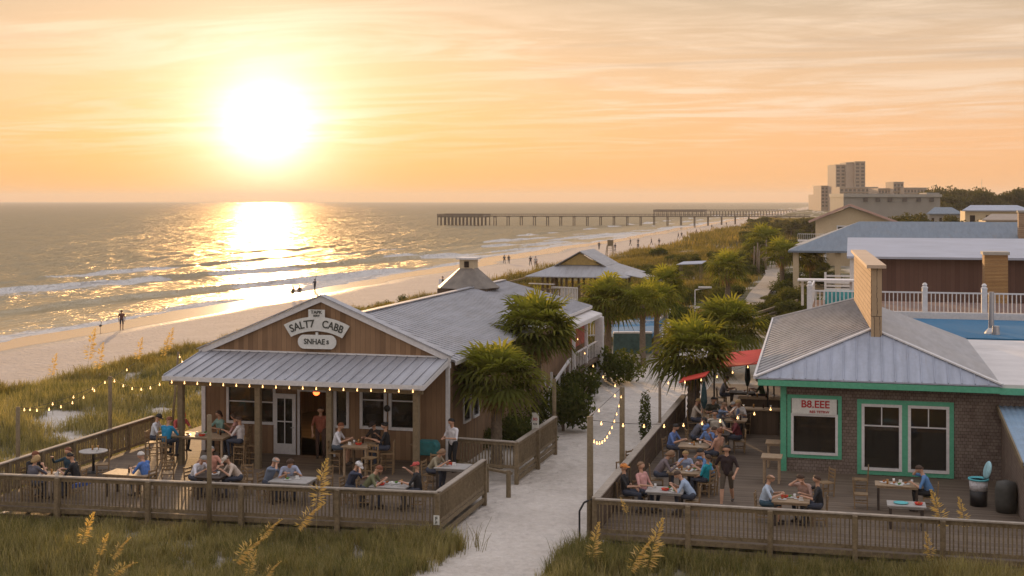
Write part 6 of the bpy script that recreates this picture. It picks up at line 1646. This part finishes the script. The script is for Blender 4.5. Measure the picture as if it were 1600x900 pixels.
x, y = T9['x'] + .65, T9['y'] - .75; put_chair('bar', x, y, 0, R(170), 'empty bar chair in front of the high table by the double window', 'bar chairs')
x, y, _ = at(708, 737, 0); person('person standing in white tee shirt and black trousers at the deck corner', 'hold', x, y, 0, R(150), top=(.70, .70, .74), bottom=BK, hair='black')
person('person in rust red clothes standing in the restaurant doorway', 'stand', -19.35, YF - .35, 0, R(190), top=(.32, .10, .06), bottom=(.08, .04, .03), hair='brown')
# covered grill
gr = root('covered_grill', 'barbecue grill under a teal cover beside the porch post', 'grill', (*at(668, 728, 0)[:2], 0)); 
MB(True).prism([(-.42, -.25, .42), (.42, -.25, .42), (.42, -.25, .78), (.32, -.25, .93), (-.32, -.25, .93), (-.42, -.25, .78)], (0, .5, 0)).build('cover', plain('teal cover', (.03, .17, .18), .7, .3, 5, 0, .6), gr, bevel=.03)
for sx in (-1, 1): MB(True).box(sx * .36 - .03, sx * .36 + .03, -.2, .2, 0, .43).build('leg', M['black'], gr)
MB(True).bar((-.42, 0, .75), (-.65, 0, .75), .3, .04).build('side_shelf', M['chair_wood'], gr)
x, y, _ = at(612, 648, 1.6); wr_ = MB().ball((-16.8, YF - .1, 1.92), .13, 12, (1, .4, 1)); tag(wr_.build('wall_lantern', M['black'], None, True), 'round dark lantern on the frame between the double windows', 'lantern')

# --- cafe deck
U1 = mk('sq', 1040, 765, 'pale topped table nearest the front corner of the cafe deck', 1.15, .85, .75, 'table_grey')
settle(U1, 'the pale table nearest the cafe deck corner', [('salad', .1, .1), ('basket', 0, -.1), ('plate', .3, .05), ('salad', .3, -.2), ('cup', -.35, .2)])
sitter(U1, 178, 1.25, 'person with orange cap and black vest at the front corner table', 'relax', top=BK, cap=(.65, .25, .06), hair='auburn')
sitter(U1, 155, .85, 'person in pink top leaning back at the front corner table', 'relax', top=(.60, .32, .30), hair='tan')
sitter(U1, 2, .82, 'person in light blue tee shirt right of the front corner table', 'hunch', top=(.34, .44, .60), hair='brown')
U2 = mk('sq', 1070, 735, 'wooden table with shared food between the grey and blue guests', 1.1, .9, .75, 'table_wood')
settle(U2, 'the wooden table of the grey and blue guests', [('plate', -.2, .15), ('plate', .15, -.1), ('cup', .1, .2), ('glass', -.1, 0), ('salad', .3, .15), ('cup', -.35, .1)])
sitter(U2, 190, .92, 'person with long tan hair in loose grey shirt beside the cafe railing', 'hunch', top=(.16, .13, .14), hair='tan', style='long', long=True, scale=1.05)
sitter(U2, 8, .86, 'person in sky blue shirt with black hair at the shared food table', 'eat', top=(.14, .30, .60), hair='black', scale=1.05)
sitter(U2, -22, .80, 'person in bright teal shirt in front of the sky blue one', 'relax', chair=True, top=(.01, .30, .38), hair='brown', scale=.92)
sitter(U2, 95, .8, 'person in small pale blue top facing the camera at the shared food table', 'dinef', top=(.35, .42, .6), hair='blond', scale=.88)
sitter(U2, 55, .9, 'child in peach top facing the camera at the shared food table', 'dine', top=(.6, .35, .28), hair='brown', scale=.8)
U3 = mk('sq', 1085, 695, 'light wooden table below the stout palm', 1.1, .9, .75, 'table_wood')
settle(U3, 'the light table below the stout palm', [('plate', -.1, .1), ('cup', .2, .1), ('glass', .0, -.1)])
sitter(U3, 165, .95, 'person in blue shirt left of the palm trunk table', 'dine', top=(.12, .20, .45), hair='black')
sitter(U3, 50, .85, 'person with blue cap right of the palm trunk', 'dine', top=(.14, .24, .5), cap=(.10, .2, .45))
sitter(U3, -5, .95, 'person in patterned navy top at the table below the palm', 'dinef', top=(.05, .06, .12), hair='brown')
sitter(U3, -30, 1.05, 'person in peach shirt at the right of the table below the palm', 'relax', top=(.5, .28, .2), hair='auburn')
U4 = mk('sq', 1125, 650, 'cluttered table in the shade behind the palm trunk', 1.4, .9, .75, 'table_wood')
settle(U4, 'the cluttered table behind the palm trunk', [('plate', -.4, .1), ('cup', -.2, .2), ('plate', .1, 0), ('napkin', .3, .2), ('glass', .5, 0), ('plate', .2, -.25), ('cup', -.1, -.2)])
sitter(U4, 15, 1.0, 'person in grey blue shirt at the cluttered table in the shade', 'hunch', top=(.15, .20, .32), hair='grey', bottom=(.15, .03, .03))
sitter(U4, 120, .85, 'person in dark shirt at the far side of the cluttered table', 'dine', top=(.04, .05, .04), hair='black')
sitter(U4, 185, 1.1, 'person in cream top at the left end of the cluttered table', 'dinef', top=(.55, .48, .4), hair='blond')
x, y, _ = at(1136, 789, 0); person('person in dark shirt and shorts walking along the cafe deck', 'walk', x, y, 0, R(175), top=(.03, .018, .02), bottom=(.09, .07, .05), hair='black', shorts=True)
U9 = mk('sq', 1118, 676, 'dark wooden table between the palm trunk and the shingled cafe', 1.1, .9, .75, 'chair_dark')
settle(U9, 'the dark table between the palm trunk and the cafe', [('cup', -.2, .1), ('plate', .1, .1), ('glass', .3, -.1)])
sitter(U9, 10, .9, 'person in burgundy top at the dark table between palm and cafe', 'dine', top=(.16, .03, .04), hair='brown', style='long')
sitter(U9, 95, .85, 'person in cream shirt facing the camera at the dark table', 'talk', top=(.55, .50, .42), hair='black')
sitter(U9, 200, .9, 'person in black hat at the left of the dark table', 'hunch', top=(.10, .10, .12), cap=(.02, .02, .02))
U10 = mk('sq', 1150, 655, 'small table beside the side wall of the cafe', .9, .8, .75, 'table_wood')
settle(U10, 'the small table beside the cafe wall', [('napkin', .1, .1), ('cup', -.2, 0), ('bottle', .2, -.2)])
sitter(U10, 175, .8, 'person in faded denim shirt beside the cafe side wall', 'eat', top=(.16, .22, .34), hair='tan')
sitter(U10, 85, .8, 'person in white top at the small table by the cafe wall', 'dinef', top=(.66, .64, .62), hair='blond', style='long')
for (px, py_, rz0, lab) in ((975, 742, 60, 'empty dark chair behind the pink topped guest at the cafe railing'), (1000, 722, 75, 'empty chair against the long cafe railing above the front table'), (1018, 700, 80, 'empty chair against the long cafe railing further back'), (1100, 770, 200, 'empty chair pushed back from the front corner table'),
                        (1105, 718, 170, 'empty chair right of the shared food table'), (1290, 775, 120, 'empty chair by the shingled wall right of the black tank top guest'), (1345, 770, 90, 'empty chair in the shade left of the dishes table')):
    x, y, _ = at(px, py_, 0); put_chair('chair', x, y, 0, R(rz0), lab, 'dining chairs')
U5 = mk('sq', 1236, 780, 'small wooden table behind the cafe front railing', 1.1, .85, .75, 'table_wood')
settle(U5, 'the small table behind the cafe railing', [('basket', -.2, .2), ('salad', -.05, .2), ('plate', .2, .1), ('cup', .1, .2), ('napkin', .3, -.1), ('plate', -.25, -.1)])
sitter(U5, 178, .82, 'bald person in pale blue tee shirt near the cafe front railing', 'dine', top=(.45, .55, .68), hair='tan', style='bald', shorts=True, bottom=(.04, .09, .13))
sitter(U5, 5, .82, 'person in black tank top turned from the camera near the cafe railing', 'talk', top=BK, hair='brown', scale=1.0)
sitter(U5, 60, .85, 'person with brown hair and raised arms beside the shingled wall', 'eat', top=(.45, .3, .25), hair='brown')
U6 = mk('sq', 1402, 756, 'dark table with white dishes under the double window', 1.35, .7, .80, 'table_wood')
settle(U6, 'the dark table under the double window', [('plate', -.4, .1), ('cup', -.1, .2), ('plate', -.1, -.05), ('napkin', .1, .15), ('plate', .25, .0), ('cup', .45, .15), ('glass', -.3, -.1), ('salad', .05, -.2)])
sitter(U6, -3, .98, 'person in blue shirt with brown hair under the double window', 'eat', top=(.09, .22, .46), hair='brown', bottom=BK)
U7 = mk('sq', 1416, 787, 'grey brown table with a turquoise plate in front of the dark one', 1.1, .7, .72, 'table_grey')
x, y = U7['x'] - .15, U7['y']; tag(MB().lathe((x, y, .722), [(.1, 0), (.2, .015), (.22, .03), (.17, .02), (.02, .015)], 20).build('turquoise_plate', plain('turquoise china', (.10, .50, .55), .35, .05), None, True), 'large turquoise plate alone on the grey brown table', 'plate')
settle(U7, 'the grey brown table in front', [('basket', .35, -.05)])
put_chair('chair', U6['x'] - 1.1, U6['y'] - .1, 0, R(-90), 'empty chair left of the dark table under the double window', 'dining chairs')
# ledge table against the cafe corner, two of them
for (px, py_, lab) in ((1206, 712, 'pale frame topped counter table beside the green corner post'), (1212, 690, 'second pale counter behind the green corner post')):
    x, y, _ = at(px, py_, .9); T = table('bar', x, y, lab, 0, .7, .8, .9, 'table_wood')
for (px, py_, w_, lab) in ((1190, 603, 2.0, 'pale bar shelf along the side of the cafe'), (1185, 620, 1.8, 'lower serving shelf cluttered with cups beside the cafe')):
    x, y, _ = at(px, py_ + 20, 1.0); sh_ = root('bar_counter', lab, 'counter', (x, y, 0)); MB(True).box(-w_ / 2, w_ / 2, -.3, .3, 1.0, 1.06).build('counter_top', M['table_wood'], sh_)
    MB(True).box(-w_ / 2 + .1, w_ / 2 - .1, -.2, .2, 0, .997).build('counter_front', M['board_dark'], sh_)
    settle(dict(x=x, y=y, z=0, h=1.06, rz=0), lab, [('cup', -.6, 0), ('glass', -.2, .1), ('bottle', .2, 0), ('cup', .5, .1)])
# waste bins
bn = root('bucket_bin', 'white drum with turquoise rim and its lid propped open', 'bin', (*at(1529, 790, .0)[:2], 0))
MB(True).lathe((0, 0, 0), [(.26, 0), (.27, .5)], 18).build('bin_base', M['black'], bn, True)
MB(True).lathe((0, 0, .5), [(.27, .003), (.29, .32)], 18).build('bin_liner', plain('wrinkled liner', (.62, .62, .66), .6, .25, 14, 0, .8), bn, True)
MB(True).lathe((0, 0, .82), [(.32, 0), (.325, .05), (.28, .05), (.27, 0)], 20).build('rim', plain('turquoise rim', (.10, .48, .55), .5, .1), bn, True)
ld = MB(True); ld.lathe((0, 0, 0), [(.28, -.02), (.3, 0), (.22, .035), (.05, .04)], 20); l_ = ld.build('lid', plain('pale turquoise lid', (.32, .55, .62), .5, .2, 6), bn, True); l_.location = (.27, .1, 1.12); l_.rotation_euler = (R(15), R(-74), 0)
x, y, _ = at(1572, 800, 0); tag(MB().lathe((x, y, 0), [(.30, 0), (.33, .3), (.33, .7), (.29, .92), (.1, .98)], 20).build('dark_barrel', plain('dark barrel', (.06, .06, .055), .6, .2), None, True), 'dark rounded barrel bin beside the white drum', 'bin')
# dark clutter in the shaded patio beside the cafe
for i, (px, py_, lab) in enumerate(((1168, 600, 'dark folded umbrella by the side of the cafe'), (1100, 640, 'dark closed umbrella behind the palm trunk'))):
    x, y, _ = at(px, py_ + 40, 0); u = root('closed_umbrella', lab, 'umbrella', (x, y, 0)); MB(True).tube((0, 0, 0), (0, 0, 2.3), .025).build('pole', M['chair_wood'], u)
    MB(True).lathe((0, 0, 1.1), [(.06, 0), (.14, .3), (.1, .8), (.02, 1.15)], 10).build('canopy', cmat((.02, .06, .07)), u); MB(True).lathe((0, 0, 0), [(.25, 0), (.25, .06), (.04, .1)], 14).build('base', M['black'], u)
U8 = mk('sq', 1160, 612, 'table in the dark patio below the red awning', 1.2, .9, .75, 'chair_dark'); settle(U8, 'the table below the red awning', [('cup', -.3, .1), ('plate', .1, 0), ('glass', .3, .2)])
sitter(U8, 180, .95, 'person in grey top below the red awning', 'dine', top=(.2, .2, .22), hair='black'); sitter(U8, 0, .95, 'person in green top below the red awning', 'dine', top=(.05, .12, .08), hair='brown')

# --- beach walkers
def walker(px, pyf, label, pose='walk', face_=0, s=1.0, **k):
    zz = -4.1; x, y, _ = at(px, pyf, zz)
    for _i in range(6): zz = G(x, y); x, y, _ = at(px, pyf, zz)
    return person(label, pose, x, y, zz, R(face_), scale=s, **k)
D = dict(top=(.05, .05, .06), bottom=(.04, .04, .05), hair='black')
walker(190, 515, 'lone person in dark clothes standing on the wet sand at the left', 'stand', 20, 1.1, skin='m', top=(.12, .05, .04), bottom=(.03, .03, .05), hair='black', shorts=True)
walker(458, 468, 'left one of the couple at the water edge above the gable', 'stand', 60, 1.0, skin='m', top=(.12, .08, .04), bottom=(.1, .07, .04), shorts=True)
walker(468, 467, 'right one of the couple at the water edge above the gable', 'stand', 20, 1.0, skin='m', top=(.10, .06, .03), bottom=(.1, .07, .04), shorts=True)
wf_ = walker(492, 455, 'angler holding a tall rod at the water edge', 'fish', 60, 1.0, **D)
x, y, z = wf_.location; tag(MB().tube((x, y, z + 1.0), (x + .5, y + .2, z + 5.2), .04, .02, 6).build('fishing_rod', M['black']), 'tall thin fishing rod held up by the angler', 'fishing rod')
walker(692, 458, 'dark clothed person beside a pale post left of the cupola', 'stand', 90, 1.25, **D)
x, y, _ = at(688, 458, -4); tag(MB().box(x - .25, x + .15, y, y + .3, G(x, y) - .1, G(x, y) + 1.7).build('marker_post', M['white']), 'pale weathered marker post on the beach left of the cupola', 'post')
walker(788, 412, 'left one of two people strolling beyond the cupola', 'walk', 0, 1.0, **D)
walker(795, 412, 'right one of two people strolling beyond the cupola', 'walk', 10, 1.0, **D)
walker(829, 415, 'slim person walking left of the pavilion roof', 'walk', 180, 1.05, **D)
walker(837, 418, 'person in pale shirt at the left end of the pavilion roof', 'stand', 180, 1.15, top=(.4, .38, .36), bottom=BK, hair='black')
walker(839, 424, 'person standing just above the pavilion ramp', 'stand', 90, 1.0, top=(.2, .14, .1), bottom=BK)
for (px, py_, lab) in ((936, 390, 'person near the waterline behind the pavilion'), (961, 393, 'person with a dog sized bag right of the lifeguard chair'), (985, 384, 'person walking inland of the waterline, third past the lifeguard chair'), (997, 392, 'dark dressed person lowest in the beach group past the pavilion'),
                     (997, 384, 'person just above the lowest walker past the pavilion'), (1018, 383, 'left one of the pair halfway to the pier'), (1030, 384, 'right one of the pair halfway to the pier'), (1065, 372, 'small figure close to the dune edge before the pier'),
                     (1060, 373, 'small figure left of the one at the dune edge before the pier'), (1088, 366, 'distant stroller under the pier approach'), (1112, 358, 'tiny stroller by the pier piles'), (1135, 353, 'tiny stroller beyond the pier')):
    walker(px, py_, lab, 'walk', rng.uniform(0, 360), 1.15, **D)
lc = root('lifeguard_chair', 'tall timber lifeguard chair behind the pavilion roof', 'lifeguard chair', (0, 0, 0)); x, y, _ = at(953, 402, -3.6); lc.location = (x, y, G(x, y))
for sx in (-1, 1):
    for sy in (-1, 1): MB(True).bar((sx * .9, sy * .9, -.1), (sx * .6, sy * .6, 2.6), .14, .14).build('leg', M['post'], lc)
MB(True).box(-.7, .7, -.6, .6, 2.5, 2.65).build('seat', M['post'], lc); MB(True).box(-.7, .7, .5, .6, 2.65, 3.9).build('backrest', M['post'], lc)
lad = MB(True)
for i in range(6): lad.bar((-.6, -.95 + i * .05, .3 + i * .4), (.6, -.95 + i * .05, .3 + i * .4), .06, .06)
lad.build('ladder', M['post'], lc)
tag(MB().ball((*at(157, 515, -4.3)[:2], G(*at(157, 515, -4.3)[:2]) + .55), .16, 8, (.8, 1.4, .8)).tube((*at(157, 515, -4.3)[:2], G(*at(157, 515, -4.3)[:2])), (*at(157, 515, -4.3)[:2], G(*at(157, 515, -4.3)[:2]) + .5), .02).ball((at(157, 515, -4.3)[0], at(157, 515, -4.3)[1] + .16, G(*at(157, 515, -4.3)[:2]) + .95), .07, 8).tube((at(157, 515, -4.3)[0], at(157, 515, -4.3)[1] + .1, G(*at(157, 515, -4.3)[:2]) + .6), (at(157, 515, -4.3)[0], at(157, 515, -4.3)[1] + .16, G(*at(157, 515, -4.3)[:2]) + .95), .03).build('shore_bird', cmat((.06, .05, .05)), None, True), 'dark wading bird on the wet sand left of the lone person', 'bird')
for k_, p in PRO.items():
    if not p[1]:
        for c in KIDS[p[0].name]: bpy.data.objects.remove(bpy.data.objects[c])
        bpy.data.objects.remove(p[0])
# shrub tops on the beach side behind the main roof
for i, (px, py_, s) in enumerate(((602, 468, 1.0), (634, 463, 1.1), (572, 476, .8), (586, 474, .7), (560, 478, .7))):
    x, y, _ = at(px, py_ + 12, -2); rt_ = bush(x, y, s, ['dark pointed shrub on the dune behind the metal roof ridge', 'darkest upright shrub behind the metal roof near the beach', 'low brown shrub just right of the gable peak', 'low shrub between two others behind the gable', 'tiny shrub touching the gable slope'][i], hs=2.2)
